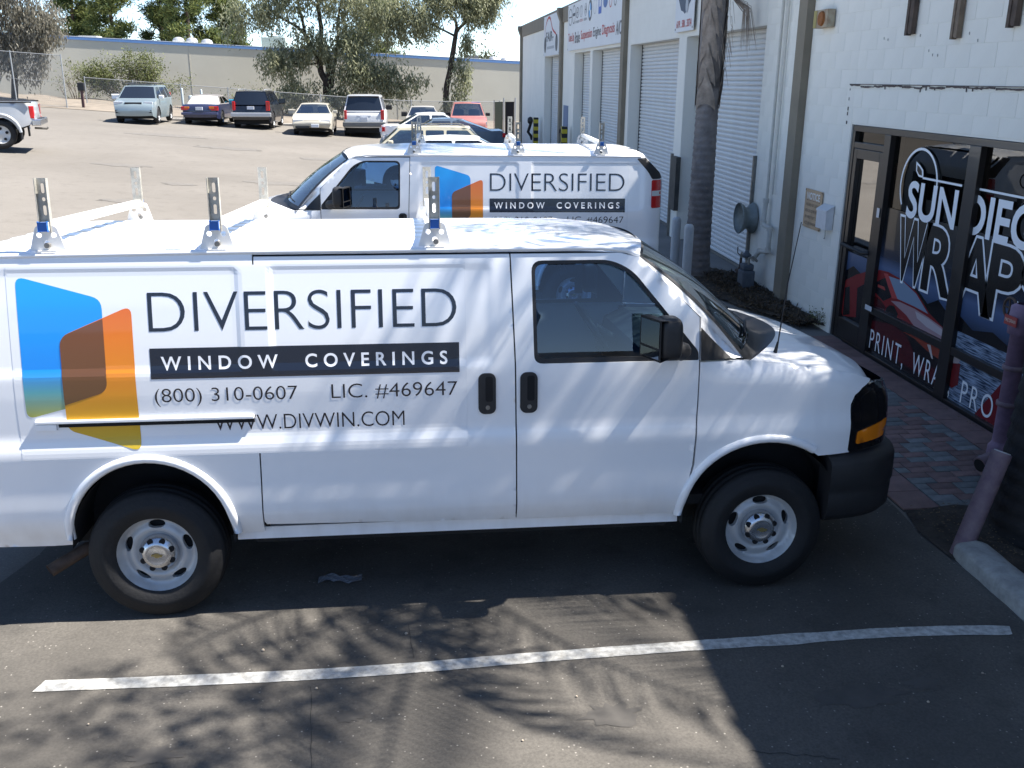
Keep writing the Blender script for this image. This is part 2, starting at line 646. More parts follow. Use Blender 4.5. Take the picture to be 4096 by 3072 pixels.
RUSTY = M('rusty_steel', (0.10, 0.065, 0.045), 0.8, noise=(14, 0.5))

WZ = [(.40, .895), (.47, .925), (.54, .962), (.60, .984), (.66, .989), (.80, .992), (.90, .998), (.955, 1.004),
      (1.0, 1.002), (1.035, .993), (1.07, .987), (1.15, .988), (1.28, .989), (1.38, .986), (1.55, .968), (1.75, .945), (1.95, .917), (2.06, .895)]
_wz = np.array(WZ)
_zz = np.linspace(.40, 2.06, 240)
_ww = np.interp(_zz, _wz[:, 0], _wz[:, 1])
_k = np.exp(-np.linspace(-2, 2, 9)**2); _k /= _k.sum()
_ww = np.convolve(np.pad(_ww, 4, mode='edge'), _k, 'valid')
XR, XF = -1.04, 4.27
STAMPS = [(-.80, .545, 1.395, 1.955), (.672, 1.862, 1.40, 1.955)]

def hood_edge(x):
    return float(np.interp(x, [2.9, 3.26, 3.5, 3.75, 3.95, 4.10, 4.20, 4.28], [1.395, 1.388, 1.368, 1.330, 1.280, 1.225, 1.180, 1.14]))

def half_width(x, z):
    w = float(np.interp(z, _zz, _ww))
    for x0, x1, z0, z1 in STAMPS:
        cx, cz = (x0+x1)/2, (z0+z1)/2
        r = 0.05
        qx = abs(x-cx)-(x1-x0)/2+r; qz = abs(z-cz)-(z1-z0)/2+r
        sd = math.hypot(max(qx, 0), max(qz, 0))+min(max(qx, qz), 0)-r
        w -= 0.0055*smooth01(-sd/0.042)
    if x > 3.52:
        u = min(1.0, (x-3.52)/0.755)
        w -= 0.36*(1-math.sqrt(max(0.0, 1-u*u)))*(0.94 if z < 1.2 else 1.0)
    if x > 2.98:
        e = hood_edge(x)-0.10
        if z > e:
            w -= 0.045*((z-e)/0.10)**2*smooth01((x-2.98)/0.3)
    if x < XR+0.22:
        u = min(1.0, (XR+0.22-x)/0.22)
        w -= 0.16*(1-math.sqrt(max(0.0, 1-u*u)))
    return w

ARCH_F, ARCH_R, ARCH_RZ, ARCH_Z = 3.420, -0.005, 0.445, 0.485
RADS = {ARCH_F: .478, ARCH_R: .428}
def arch_pts(c, n=22, grow_=0.0, z0=0.47):
    r = RADS[c]+grow_; rz = ARCH_RZ+grow_
    out = [(c+r*math.cos(math.pi*k/n), ARCH_Z+rz*math.sin(math.pi*k/n)) for k in range(n+1)]
    return [(c+r, z0)]+out+[(c-r, z0)]

def wheel(parent, x, y, z, s):
    """s=-1: outer face towards -y"""
    t = thing_part('wheel', parent)
    rt_, hw = 0.372, 0.110
    prof = [(0.215, hw*0.86), (0.235, hw), (0.275, hw*1.06), (0.30, hw*1.075), (0.302, hw*1.05), (0.328, hw*1.03), (0.330, hw*1.005), (0.350, hw*0.93), (0.363, hw*0.80)]
    full = prof + [(0.370, hw*.6), (0.360, hw*.55), (0.360, hw*.48), (0.372, hw*.44), (0.372, hw*.1), (0.360, hw*.06), (0.360, -hw*.06), (0.372, -hw*.1),
                   (0.372, -hw*.44), (0.360, -hw*.48), (0.360, -hw*.55), (0.370, -hw*.6)] + [(r, -h) for r, h in reversed(prof)]
    MB().lathe([(r, h) for r, h in full], (x, y, z), 'y', 48).build('tyre', RUBBER, t)
    # rim face: dished steel disc with five kidney slots
    def depth(r):
        return float(np.interp(r, [0, .08, .105, .118, .132, .152, .180, .194, .206, .215, .222], [.030, .030, .034, .046, .060, .056, .034, .038, .066, .088, .092]))
    def fn(u, v):
        return (x+u, y+s*depth(math.hypot(u, v)), z+v)
    circ = [(0.222*math.cos(2*math.pi*k/56), 0.222*math.sin(2*math.pi*k/56)) for k in range(56)]
    holes = []
    for k in range(5):
        a = R(90+72*k)
        hole = []
        for q in range(14):
            th = 2*math.pi*q/14
            du, dr = 0.046*math.cos(th), 0.0215*math.sin(th)
            rr = 0.166+dr
            ang = a+du/0.166
            hole.append((rr*math.cos(ang), rr*math.sin(ang)))
        holes.append(hole)
    patch('rim', WHEELM, t, fn, circ, holes, 0.014, flange=(0, -s*0.03, 0), flip=(s > 0))
    rb = MB().lathe([(0.222, s*0.092), (0.228, s*0.088), (0.228, s*0.06), (0.20, s*0.0), (0.19, -s*0.09)], (x, y, z), 'y', 40)
    rb.build('rim_flange', WHEELM, t)
    MB().cyl((x, y-s*0.02, z), (x, y+s*0.001, z), 0.19, n=28).build('brake_disc', DARK, t)
    cap = MB().lathe([(0.106, s*0.030), (0.106, s*0.058), (0.098, s*0.078), (0.078, s*0.096), (0.056, s*0.106), (0.052, s*0.1045), (0.0, s*0.1055)], (x, y, z), 'y', 32).build('hub_cap', CHROME, t)
    for k in range(8):
        a = R(22.5+45*k)
        cu, cv = 0.080*math.cos(a), 0.080*math.sin(a)
        MB().cyl((x+cu, y+s*0.07, z+cv), (x+cu*1.04, y+s*0.0965, z+cv*1.04), 0.0165, n=12).build('lug_hole', GAPM, cap)
    e = [(-.030, -.004), (-.024, .008), (-.011, .008), (-.011, .013), (.011, .013), (.011, .008), (.030, .008), (.024, -.006), (.011, -.006), (.011, -.011), (-.011, -.011), (-.011, -.004)]
    ca, sa = math.cos(-.1), math.sin(-.1)
    e = [(u*ca-v*sa, u*sa+v*ca) for u, v in e]
    poly_shape('emblem', GOLD, cap, lambda u, v: (x+u, y+s*0.1075, z+v), [(p_*1.05, q_*1.05) for p_, q_ in e], 0.02)
    return t

def thing_part(name, parent):
    o = bpy.data.objects.new(name, None)
    o.empty_display_size = 0.1
    col.objects.link(o)
    o.parent = parent
    return o

DOOR_WIN = round_poly([(2.078, 1.405), (2.995, 1.405), (2.992, 1.455), (2.62, 1.90), (2.50, 1.958), (2.065, 1.958)], [.05, .01, .02, .10, .06, .06])
DOOR_GLASS = round_poly([(2.098, 1.432), (2.80, 1.432), (2.80, 1.655), (2.606, 1.885), (2.49, 1.938), (2.085, 1.938)], [.04, .005, .02, .09, .05, .05])

def build_van(name, label, graphics_side, rack_x, antenna=True):
    van = thing(name, label, 'van', group='white vans with the same logo')
    def side_fn(s, off=0.0):
        return lambda x, z: (x, s*(half_width(x, z)+off), z)
    G = 0.004   # half of a panel gap
    for s in (-1, 1):
        f = side_fn(s); fl = (0, -s*0.03, 0); flip = s > 0
        # --- front door with its window opening
        door = [(1.952+G, 1.994), (1.975+G, 1.4), (1.985+G, .49), (2.91, .49), (2.935, .55), (2.985, .80), (3.0-G, 1.15), (3.0-G, 1.64), (2.715, 1.917), (2.655, 1.968), (2.55, 1.993)]
        d = patch('front_door', WHITE, van, f, door, [DOOR_WIN], 0.035, fl, flip)
        # window seal and glass
        patch('window_seal', BLACKP, d, side_fn(s, -0.006), DOOR_WIN, [DOOR_GLASS], 0.05, (0, -s*0.02, 0), flip)
        g = patch('side_window', GLASS_SIDE, d, lambda x, z, s=s: (x, s*(half_width(x, z)-.014-.012*((z-1.43)/.5)-.010*((z-1.43)/.5)**2), z), DOOR_GLASS, [], 0.06, None, flip)
        # --- A pillar foot between door and windscreen
        foot = [(3.0+G, 1.402), (3.255, 1.402), (3.0+G, 1.645)]
        patch('pillar_foot', WHITE, van, f, foot, [], 0.05, fl, flip)
        tri = [(3.0+G, 1.404), (3.195, 1.404), (3.0+G, 1.585)]
        patch('sail_trim', BLACKP, van, side_fn(s, 0.012), tri, [], 0.05, (0, -s*0.003, 0), flip)
        # --- front fender with wheel arch and headlamp notch
        fen = [(3.0+G, 1.394)]+[(x, hood_edge(x)) for x in (3.26, 3.5, 3.75, 3.95, 4.08)]
        fen += [(4.07, 1.222), (4.00, 1.200), (3.945, 1.165), (3.922, 1.11), (3.935, .822), (ARCH_F+RADS[ARCH_F]*math.cos(math.asin((.822-ARCH_Z)/ARCH_RZ)), .822)]
        ap = [p for p in arch_pts(ARCH_F) if p[1] > .822 or p[0] < ARCH_F]
        fen += ap[:-1] + [(2.945, .47), (2.925+G, .47), (2.943+G, .55), (2.993+G, .80), (3.0+G, 1.15)]
        patch('front_fender', WHITE, van, f, fen, [], 0.04, fl, flip)
        # --- cargo side: sliding door on the right-hand side, plain panel on the other
        q0 = [(XR, .50), (XR, 1.72), (XR+.03, 1.82), (XR+.22, 2.005), (.61-G, 2.012), (.605-G, 1.4), (.585-G, .52), (.585-G, .47)] if s < 0 else \
             [(XR, .50), (XR, 1.72), (XR+.03, 1.82), (XR+.22, 2.005), (1.952-G, 2.012), (1.975-G, 1.4), (1.985-G, .47)]
        q = list(reversed(q0))      # along the bottom from the front, over the arch, to the rear
        q = q0[::-1]
        bottom_front = q[0]
        outline = [q0[1]] + q0[2:] + [(ARCH_R+RADS[ARCH_R], .47)] + arch_pts(ARCH_R)[1:-1] + [(ARCH_R-RADS[ARCH_R], .432), (-.55, .428), (-.85, .435), (XR, .46)]
        outline = outline[::-1]
        patch('rear_quarter_panel' if s < 0 else 'cargo_side_panel', WHITE, van, f, outline, [], 0.02, fl, flip)
        if s < 0:
            sl = [(.61+G, 1.994), (.605+G, 1.4), (.585+G, .545), (.60, .525), (1.985-G, .49), (1.975-G, 1.4), (1.952-G, 1.994)]
            sd = patch('sliding_door', WHITE, van, f, sl, [], 0.02, fl, flip)
            tr = MB().box(-.42, .578, s*.998, s*.985, 1.128, 1.146)
            tr.build('slider_track', GAPM, van)
            MB().box(-.535, .578, s*1.008, s*.98, 1.1485, 1.166, 0.004).build('track_lip', WHITE, van)
            MB().box(-.535, -.43, s*1.003, s*.98, 1.112, 1.145, 0.003).build('track_end_cap', WHITE, van)
        # rocker
        rk = MB().box(ARCH_R+RADS[ARCH_R]+.005, ARCH_F-RADS[ARCH_F]-.005, s*.905, s*.86, .42, .49)
        rk.build('rocker_panel', WHITE, van)
        # panel behind the gaps
        for xg in ((.597, 1.968) if s < 0 else (1.968,)):
            gp = MB(); n = 12
            gp.grid(lambda u, v: (xg+.03*(v-.5)+.02*(1-u)*(0 if xg > 1 else 0), s*(half_width(xg, .5+1.48*u)-.022), .5+1.48*u), n, 1)
            gp.build('gap_backing', GAPM, van)
        gp = MB().grid(lambda u, v: (2.95+.045*u+.06*(v-.5), s*(half_width(3.0, .52+.86*u)-.03), .52+.86*u), 8, 1)
        gp.build('gap_backing', GAPM, van)
        MB().box(.3, 2.6, s*.885, s*.86, 1.975, 2.004).build('gap_backing', GAPM, van)
        # door handles
        for hx in ((1.772, 2.000) if s < 0 else (2.000,)):
            hh = patch('door_handle', BLACKP, van, side_fn(s, 0.012), rrect(hx, hx+.095, 1.135, 1.362, .035), [], 0.04, (0, -s*0.012, 0), flip)
            patch('grip_recess', GAPM, hh, side_fn(s, 0.0135), rrect(hx+.038, hx+.078, 1.205, 1.345, .012), [], 0.05, None, flip)
            MB().cyl((hx+.05, s*(half_width(hx, 1.17)+.012), 1.172), (hx+.05, s*(half_width(hx, 1.17)+.018), 1.172), .012, n=12).build('lock_barrel', STEEL, hh)
        # wheel-arch lips
        for c, full in ((ARCH_F, False), (ARCH_R, True)):
            path = []
            for x, z in arch_pts(c, 26, .014, 0.478):
                if not full and x > c and z < .835: continue
                path.append((x, s*(half_width(x, max(.5, z))-.004), z))
            MB().tube(path, .026, 10).build('wheel_arch_lip', WHITE, van)
            well = MB()
            for (y0, y1) in ((s*.975, s*.62),):
                n = 16
                def wf(u, v, c=c, y0=y0, y1=y1):
                    a = math.pi*u
                    return (c+RADS[c]*math.cos(a), y0+(y1-y0)*v, ARCH_Z-.05+(ARCH_RZ+.03)*math.sin(a))
                well.grid(wf, n, 1)
            well.box(c-.46, c+.46, s*.62, s*.60, .35, .98)
            well.build('wheel_well', DARK, van)
        # headlamp cluster wrapping the corner
        hl = round_poly([(3.925, .825), (4.262, .835), (4.262, 1.185), (4.09, 1.215), (4.00, 1.192), (3.95, 1.155), (3.928, 1.09)], [.02, .01, .01, .03, .03, .03, .03])
        lamp = patch('headlamp', BLACKG, van, side_fn(s, 0.002), hl, [], 0.03, (0, -s*.03, 0), flip)
        am = round_poly([(3.975, .868), (4.20, .880), (4.225, .985), (4.10, .968), (3.978, .945)], .014)
        patch('turn_signal', AMBER, lamp, side_fn(s, 0.008), am, [], 0.03, (0, -s*.006, 0), flip)
        patch('lamp_lens', CLEARL if False else BLACKG, lamp, side_fn(s, 0.006), round_poly([(4.0, 1.0), (4.24, 1.02), (4.24, 1.16), (4.08, 1.185), (3.99, 1.15)], .02), [], 0.03, (0, -s*.004, 0), flip)
        # tail lamp and black corner panel at the rear
        tl = patch('tail_lamp', REDLENS, van, side_fn(s, .006), rrect(XR, XR+.145, 1.42, 1.745, .02), [], .03, (0, -s*.02, 0), flip)
        patch('reverse_lens', CLEARL, tl, side_fn(s, .010), rrect(XR+.004, XR+.14, 1.56, 1.62, .008), [], .03, (0, -s*.004, 0), flip)
        patch('rear_corner_trim', BLACKP, van, side_fn(s, .006), round_poly([(XR+.004, 1.755), (XR+.14, 1.755), (XR+.19, 1.84), (XR+.33, 1.99), (XR+.225, 2.0), (XR+.034, 1.82)], [.0, .02, .05, .02, .0, .03]), [], .04, (0, -s*.01, 0), flip)
        # A pillar: strip from the side sheet to the windscreen edge
        mbp = MB()
        S0, S1 = (2.655, 1.966), (3.262, 1.398)
        def pil(u, v):
            xs = S0[0]+(S1[0]-S0[0])*u; zs = S0[1]+(S1[1]-S0[1])*u
            a = Vector((xs, s*half_width(xs, zs), zs))
            b = ws_pt(u, s*0.985, 0.0)
            return a+(b-a)*v
        mbp.grid(pil, 16, 3)
        mbp.build('windscreen_pillar', WHITE, van)
        # roof gutter
        path = [(x, s*.902, 2.008+.012*smooth01((x+1.2)/2)) for x in np.linspace(XR+.28, 2.45, 12)]
        path += [(2.58, s*.897, 2.005), (2.66, s*.888, 1.975)]
        MB().tube(path, .013, 8).build('roof_gutter', WHITE, van)
        # door mirror on its arm
        mir = thing_part('door_mirror', van)
        mh = MB()
        def sq(c_, p): return math.copysign(abs(c_)**p, c_)
        mh.grid(lambda u, v: (2.772+.062*sq(math.cos(math.pi*(u-.5)), .45)*sq(math.cos(2*math.pi*v), .45), s*(1.15+.090*sq(math.cos(math.pi*(u-.5)), .45)*sq(math.sin(2*math.pi*v), .45)), 1.570+.114*sq(math.sin(math.pi*(u-.5)), .45)), 20, 40)
        mh.build('mirror_housing', BLACKP, mir)
        def mq(u, v, off): return (2.645+.062*u-off, s*(1.035+.205*u), v)
        fr_q = MB().grid(lambda u, v: mq(u, 1.462+.215*v, 0), 1, 1); fr_q.grid(lambda u, v: (mq(u, 1.455, 0)[0]+.05*v, mq(u, 1.455, 0)[1], 1.455+.02*v), 1, 1)
        fr_q.grid(lambda u, v: (2.645+.06*v, s*1.035, 1.462+.215*u), 1, 1); fr_q.grid(lambda u, v: (mq(u, 1.677, 0)[0]+.05*v, mq(u, 1.677, 0)[1], 1.677), 1, 1)
        fr_q.build('glass_surround', BLACKP, mir)
        MB().grid(lambda u, v: mq(.07+.86*u, 1.528+.138*v, .003), 1, 1).build('mirror_glass', MIRRORM, mir)
        MB().grid(lambda u, v: mq(.07+.86*u, 1.467+.048*v, .003), 1, 1).build('spotter_mirror', MIRRORM, mir)
        MB().tube([(2.79, s*1.12, 1.50), (2.87, s*1.07, 1.475), (2.90, s*.98, 1.46)], [.045, .05, .05], 10).build('mirror_arm', BLACKP, mir)
        MB().prism([(2.80, 1.425), (2.99, 1.425), (2.99, 1.452), (2.80, 1.672)], 'y', s*(half_width(2.9, 1.5)-.003), s*(half_width(2.9, 1.5)-.035)).build('sail_plate', BLACKP, mir)
    # --- roof
    ribs = [-.72, -.50, -.27, 0, .27, .50, .72]
    def roof(u, v):
        t = 2*v-1
        xf = 2.80-.14*t*t
        x = XR+.215+(xf-XR-.215)*u
        y = .900*t
        z = 2.004+.046*(1-abs(t)**9)+.010*(1-t*t)
        if x > 2.25: z -= .045*((x-2.25)/.55)**2.2
        if x < XR+.45: z -= .03*((XR+.45-x)/.25)**2
        if -.95 < x < 2.2:
            e = min(smooth01((x+.95)/.12), smooth01((2.2-x)/.12))
            for rb in ribs:
                z += .006*e*math.exp(-((t-rb)/.045)**2)
        return (x, y, z)
    MB().grid(roof, 70, 90).build('roof', WHITE, van)
    # --- windscreen
    ws = MB().grid(lambda u, v: ws_pt(u, (2*v-1)*.955, .0), 16, 24)
    ws.build('windscreen', GLASS_WS, van)
    fr = MB()
    fr.grid(lambda u, v: ws_pt(-.02+.05*u, (2*v-1)*1.0, .004), 2, 24)
    fr.grid(lambda u, v: ws_pt(.965+.055*u, (2*v-1)*1.0, .004), 2, 24)
    for e in (-1, 1):
        fr.grid(lambda u, v: ws_pt(u, e*(.945+.055*v), .004), 16, 2)
    fr.build('windscreen_gasket', BLACKP, van)
    # --- cowl and hood
    def hood_rear(t): return 3.735-.44*abs(t)**2
    def hood_z(x, t):
        h = float(np.interp(x, [3.2, 3.6, 4.0, 4.22], [.055, .085, .085, .055]))
        return hood_edge(x)-.002+h*(1-abs(t)**3.2)
    def hood(u, v):
        t = 2*v-1
        xr = hood_rear(t)
        xf = 4.235-.16*abs(t)**3
        x = xr+(xf-xr)*u
        w = half_width(x, hood_edge(x)-.003)
        z = hood_z(x, t)
        if u > .9: z -= .035*((u-.9)/.1)**2
        crease = .004*math.exp(-((abs(t)-.62)/.06)**2)*smooth01(u/.1)*smooth01((1-u)/.15)
        return (x, w*t, z+crease)
    MB().grid(hood, 36, 60).build('hood', WHITE, van)
    cw = MB()
    def cowl(u, v):
        t = 2*v-1
        a = ws_pt(1.0, t, .0)
        x = hood_rear(t)
        b = Vector((x, half_width(x, hood_edge(x)-.003)*t, hood_z(x, t)+.004))
        p = a+(b-a)*u
        p.z -= .028*math.sin(math.pi*u)
        return p
    cw.grid(cowl, 8, 40)
    cw.build('cowl_panel', BLACKP, van)
    for wy in (-.62, .10):
        wp = MB()
        a = Vector((3.47 if wy > -.3 else 3.36, wy, 1.452 if wy > -.3 else 1.43))
        b = ws_pt(.62, wy/.9+.42, .02); c = ws_pt(.92, wy/.9-.05, .02); d = ws_pt(.95, wy/.9+.6, .018)
        wp.tube([a, c, ws_pt(.93, wy/.9+.3, .025)], .009, 6)
        wp.tube([ws_pt(.955, wy/.9-.1, .016), ws_pt(.93, wy/.9+.3, .018), ws_pt(.935, wy/.9+.62, .016)], .007, 6)
        wp.build('wiper', BLACKP, van)
    # --- nose: grille, front sheet, bumper
    ff = MB()
    ff.grid(lambda u, v: (4.262-.02*abs(2*v-1)**3+.0*u, (2*v-1)*.64, .83+.36*u), 6, 16)
    ff.build('grille', BLACKG, van)
    for k in range(4):
        MB().tube([(4.272-.02*abs(t)**3, t*.62, .88+.085*k) for t in np.linspace(-1, 1, 9)], .012, 6).build('grille_bar', BLACKP, van)
    e = [(-.085, -.02), (-.06, .025), (-.03, .025), (-.03, .04), (.03, .04), (.03, .025), (.085, .025), (.06, -.02), (.03, -.02), (.03, -.035), (-.03, -.035), (-.03, -.02)]
    poly_shape('grille_emblem', GOLD, van, lambda u, v: (4.29, u, 1.01+v), e, .05)
    bm_ = MB()
    plan = catmull([(3.80, -.985), (3.95, -.97), (4.12, -.915), (4.26, -.79), (4.33, -.55), (4.36, 0), (4.33, .55), (4.26, .79), (4.12, .915), (3.95, .97), (3.80, .985)], 5)
    sect = [(-.10, .82), (-.03, .812), (.022, .790), (.034, .765), (.034, .62), (.020, .600), (.026, .58), (.018, .46), (-.02, .415), (-.12, .41)]
    P = []
    for i, p in enumerate(plan):
        tn = plan[min(i+1, len(plan)-1)]-plan[max(i-1, 0)]
        nn = np.array([tn[1], -tn[0]]); nn /= np.linalg.norm(nn)
        for o_, z in sect:
            P.append((p[0]+nn[0]*o_, p[1]+nn[1]*o_, z))
    ns = len(sect)
    bm_.add(P, [(i*ns+j, i*ns+j+1, (i+1)*ns+j+1, (i+1)*ns+j) for i in range(len(plan)-1) for j in range(ns-1)], True)
    bm_.add(P[:ns], [tuple(range(ns))]); bm_.add(P[-ns:], [tuple(range(ns))])
    bm_.build('front_bumper', BLACKP, van)
    # --- rear doors, bumper
    rd = MB()
    rd.grid(lambda u, v: (float(np.interp(.5+1.51*u, [.5, 1.72, 1.82, 2.01], [XR, XR, XR+.03, XR+.225]))-.02*(1-abs(2*v-1)**4), (2*v-1)*.84*(1-.06*max(0, u-.5)), .5+1.51*u), 30, 16)
    rd.build('rear_doors', WHITE, van)
    for e in (-1, 1):
        MB().box(XR-.026, XR-.021, e*.08, e*.62, 1.36, 1.70).build('rear_window', BLACKG, van)
    MB().box(XR-.14, XR+.02, -.86, .86, .42, .56, .02).build('rear_bumper', BLACKP, van)
    # --- underside
    ub = MB().box(-.95, 4.05, -.60, .60, .32, .48)
    ub.box(.52, 2.88, -.86, .86, .38, .45)
    ub.box(-.98, -.44, -.86, .86, .42, .47)
    ub.box(3.9, 4.2, -.75, .75, .42, .8)
    for ax in (0, 3.43): ub.cyl((ax, -.85, .385), (ax, .85, .385), .06, n=10)
    ub.build('underbody', DARK, van)
    MB().tube([(-.1, -.62, .36), (-.42, -.80, .36), (-.585, -.93, .29)], .036, 12, caps=False).build('tailpipe', RUSTY, van)
    MB().cyl((-.575, -.922, .294), (-.57, -.918, .296), .032, n=12).build('tailpipe_bore', GAPM, van)
    for ax in (0, 3.43):
        wheel(van, ax, -.868, .372, -1)
        wheel(van, ax, .868, .372, 1)
    # --- cab interior
    MB().box(1.9, 3.2, -.84, .84, .50, .56).build('cab_floor', DARK, van)
    for sy in (-.43, .43):
        st = thing_part('cab_seat', van)
        MB().box(2.02, 2.55, sy-.25, sy+.25, .78, .97, .06).build('seat_cushion', SEATM, st)
        bk = MB()
        bk.grid(lambda u, v: (2.08-.20*u+.05*math.sin(math.pi*v), sy+(v-.5)*.48*(1-.12*u), .92+.66*u), 8, 8)
        bk.grid(lambda u, v: (1.96-.20*u, sy+(v-.5)*.48*(1-.12*u), .92+.66*u), 8, 8)
        bk.grid(lambda u, v: (2.08-.12*v-.20*u, sy-.24*(1-.12*u), .92+.66*u), 8, 2)
        bk.grid(lambda u, v: (2.08-.12*v-.20*u, sy+.24*(1-.12*u), .92+.66*u), 8, 2)
        bk.build('seat_back', SEATM, st)
        MB().box(1.80, 1.90, sy-.13, sy+.13, 1.60, 1.80, .04).build('head_rest', SEATM, st)
        MB().box(2.1, 2.45, sy-.15, sy+.15, .56, .79).build('seat_base', DARK, st)
    ds = MB().prism([(2.78, 1.08), (2.84, 1.32), (2.98, 1.385), (3.30, 1.375), (3.42, 1.30), (3.42, 1.06), (2.95, 1.02)], 'y', -.86, .86)
    ds.build('dashboard', DASHM, van)
    sw = MB()
    cx, cy, cz = 2.66, .42, 1.33
    pts = []
    for k in range(25):
        a = 2*math.pi*k/24
        pts.append((cx+.19*math.sin(a)*.55*-1, cy+.19*math.cos(a), cz+.19*math.sin(a)*.835))
    sw.tube(pts, .014, 8, caps=False)
    sw.cyl((cx+.02, cy, cz-.01), (cx+.2, cy, cz-.12), .035, n=10)
    for a in (0, math.pi, math.pi*1.5):
        sw.tube([(cx, cy, cz), (cx-.104*math.sin(a), cy+.19*math.cos(a), cz+.158*math.sin(a))], .016, 6)
    sw.build('steering_wheel', DASHM, van)
    MB().box(1.50, 1.52, -.84, .84, .5, 1.95).build('cargo_bulkhead', M('bulkhead_grey', (.16, .165, .175), .7), van)
    MB().box(2.72, 2.74, -.12, .12, 1.83, 1.90, .008).build('rear_view_mirror', BLACKP, van)
    # --- whip antenna on the right fender
    an = MB().tube([(3.50, -.80, 1.37), (3.503, -.80, 1.40), (3.515, -.80, 1.46)], [.017, .012, .006], 8)
    an.tube([(3.515, -.80, 1.45), (3.545, -.80, 1.78), (3.60, -.80, 2.14)], [.0042, .0034, .0026], 6)
    if antenna: an.build('whip_antenna', BLACKP, van)
    # --- ladder rack
    for rx in rack_x:
        bar = thing_part('roof_rack_bar', van)
        MB().box(rx-.022, rx+.022, -.905, .905, 2.135, 2.179, .003).build('cross_bar', RACKW, bar)
        for s in (-1, 1):
            MB().box(rx-.023, rx+.023, s*.905, s*.920, 2.134, 2.180, .004).build('end_cap', BLUECAP, bar)
            ft = round_poly([(rx-.088, 2.035), (rx+.088, 2.035), (rx+.050, 2.16), (rx-.050, 2.16)], [.01, .01, .02, .02])
            hl_ = [[(rx+dx+.014*math.cos(q*math.pi/5), dz+.014*math.sin(q*math.pi/5)) for q in range(10)] for dx, dz in ((-.036, 2.112), (.036, 2.112), (0, 2.072))]
            patch('foot_bracket', RACKW, bar, lambda x, z, s=s: (x, s*.878, z), ft, hl_, .06, (0, -s*.006, 0), s > 0)
            MB().box(rx-.05, rx+.05, s*.873, s*.912, 2.028, 2.036).build('foot_clamp', RACKW, bar)
            MB().cyl((rx+.005, s*.876, 2.062), (rx+.005, s*.905, 2.062), .014, n=10).build('clamp_bolt', STEEL, bar)
            # slotted strut upright: web with slots, two side walls
            uw = .026
            slots = []
            for zc, hh in ((2.235, .022), (2.290, .007), (2.345, .022)):
                slots.append(rrect(rx-.0085, rx+.0085, zc-hh-.003, zc+hh+.003, .0084, 4))
            ya = s*.853
            for off in (0, .004):
                patch('strut_upright', GALV, bar, lambda x, z, off=off, s=s: (x, s*(.853+off), z), [(rx-uw, 2.125), (rx+uw, 2.125), (rx+uw, 2.395), (rx-uw, 2.395)], slots, .05, None, s > 0)
            sd_ = MB().box(rx-uw-.003, rx-uw, s*.853, s*.887, 2.125, 2.395)
            sd_.box(rx+uw, rx+uw+.003, s*.853, s*.887, 2.125, 2.395)
            sd_.build('strut_flange', GALV, bar)
    # --- printed graphics
    s = graphics_side
    gx = (lambda x: x-.034) if s < 0 else (lambda x: 1.125-x)    # on the other side the artwork runs from the front to the rear
    def gfn(off):
        return lambda u, v: (gx(u), s*(half_width(gx(u), v)+off), v)
    bk = [(-.585, .955), (1.745, .955), (1.745, 1.955), (-.585, 1.955)]
    art = thing_part('side_artwork', van)
    VV, T, B = patch2d(bk, [], .02)
    flat_shape('backing_film', VINYLT, art, gfn(.0009), VV, T.tolist())
    blue = gradient_mat('logo_blue_'+name, 1.17, 1.90, [(0, (.42, .40, .03)), (.20, (.10, .38, .42)), (.36, (.008, .26, .80)), (1, (.012, .37, .86))])
    orange = gradient_mat('logo_orange_'+name, 1.0, 1.75, [(0, (.60, .42, .01)), (.45, (.78, .27, .008)), (1, (.82, .16, .015))])
    brown = gradient_mat('logo_brown_'+name, 1.2, 1.75, [(0, (.14, .065, .018)), (1, (.20, .065, .022))])
    pb = round_poly([(-.535, 1.178), (-.385, 1.208), (-.125, 1.315), (-.125, 1.790), (-.535, 1.912)], [.05, .0, .04, .05, .06])
    po = round_poly([(-.345, 1.11), (.02, .985), (.02, 1.755), (-.345, 1.60)], [.04, .05, .05, .05])
    pv = round_poly([(-.345, 1.245), (-.125, 1.315), (-.125, 1.69), (-.345, 1.60)], [.0, .05, .0, .05])
    pb = [(-.540, 1.176), (-.300, 1.238), (-.125, 1.318), (-.125, 1.790), (-.540, 1.912)]
    pb = round_poly(pb, [.045, 0, .05, .05, .05])
    poly_shape('logo_blue_blind', blue, art, gfn(.0016), pb, .02)
    poly_shape('logo_orange_blind', orange, art, gfn(.0024), po, .02)
    poly_shape('logo_overlap', brown, art, gfn(.0032), pv, .02)
    T1 = lambda *a, **k: letters('letter', *a, cut=.02, split=True, **k)
    T1('DIVERSIFIED', NAVY, art, gfn(.0020), (.098, 1.612, 1.700, 1.826), offset=-.015, spacing=.98)
    poly_shape('title_bar', NAVY, art, gfn(.0020), [(.098, 1.372), (1.706, 1.372), (1.706, 1.532), (.098, 1.532)], .02)
    T1('WINDOW  COVERINGS', VINYLW, art, gfn(.0032), (.155, 1.418, 1.640, 1.487), offset=.018, spacing=1.62)
    T1('(800) 310-0607', NAVY, art, gfn(.0020), (.108, 1.222, .845, 1.322), offset=-.008)
    T1('LIC. #469647', NAVY, art, gfn(.0020), (1.02, 1.236, 1.694, 1.324), offset=-.008)
    T1('WWW.DIVWIN.COM', NAVY, art, gfn(.0020), (.400, 1.082, 1.405, 1.168), offset=-.008)
    return van

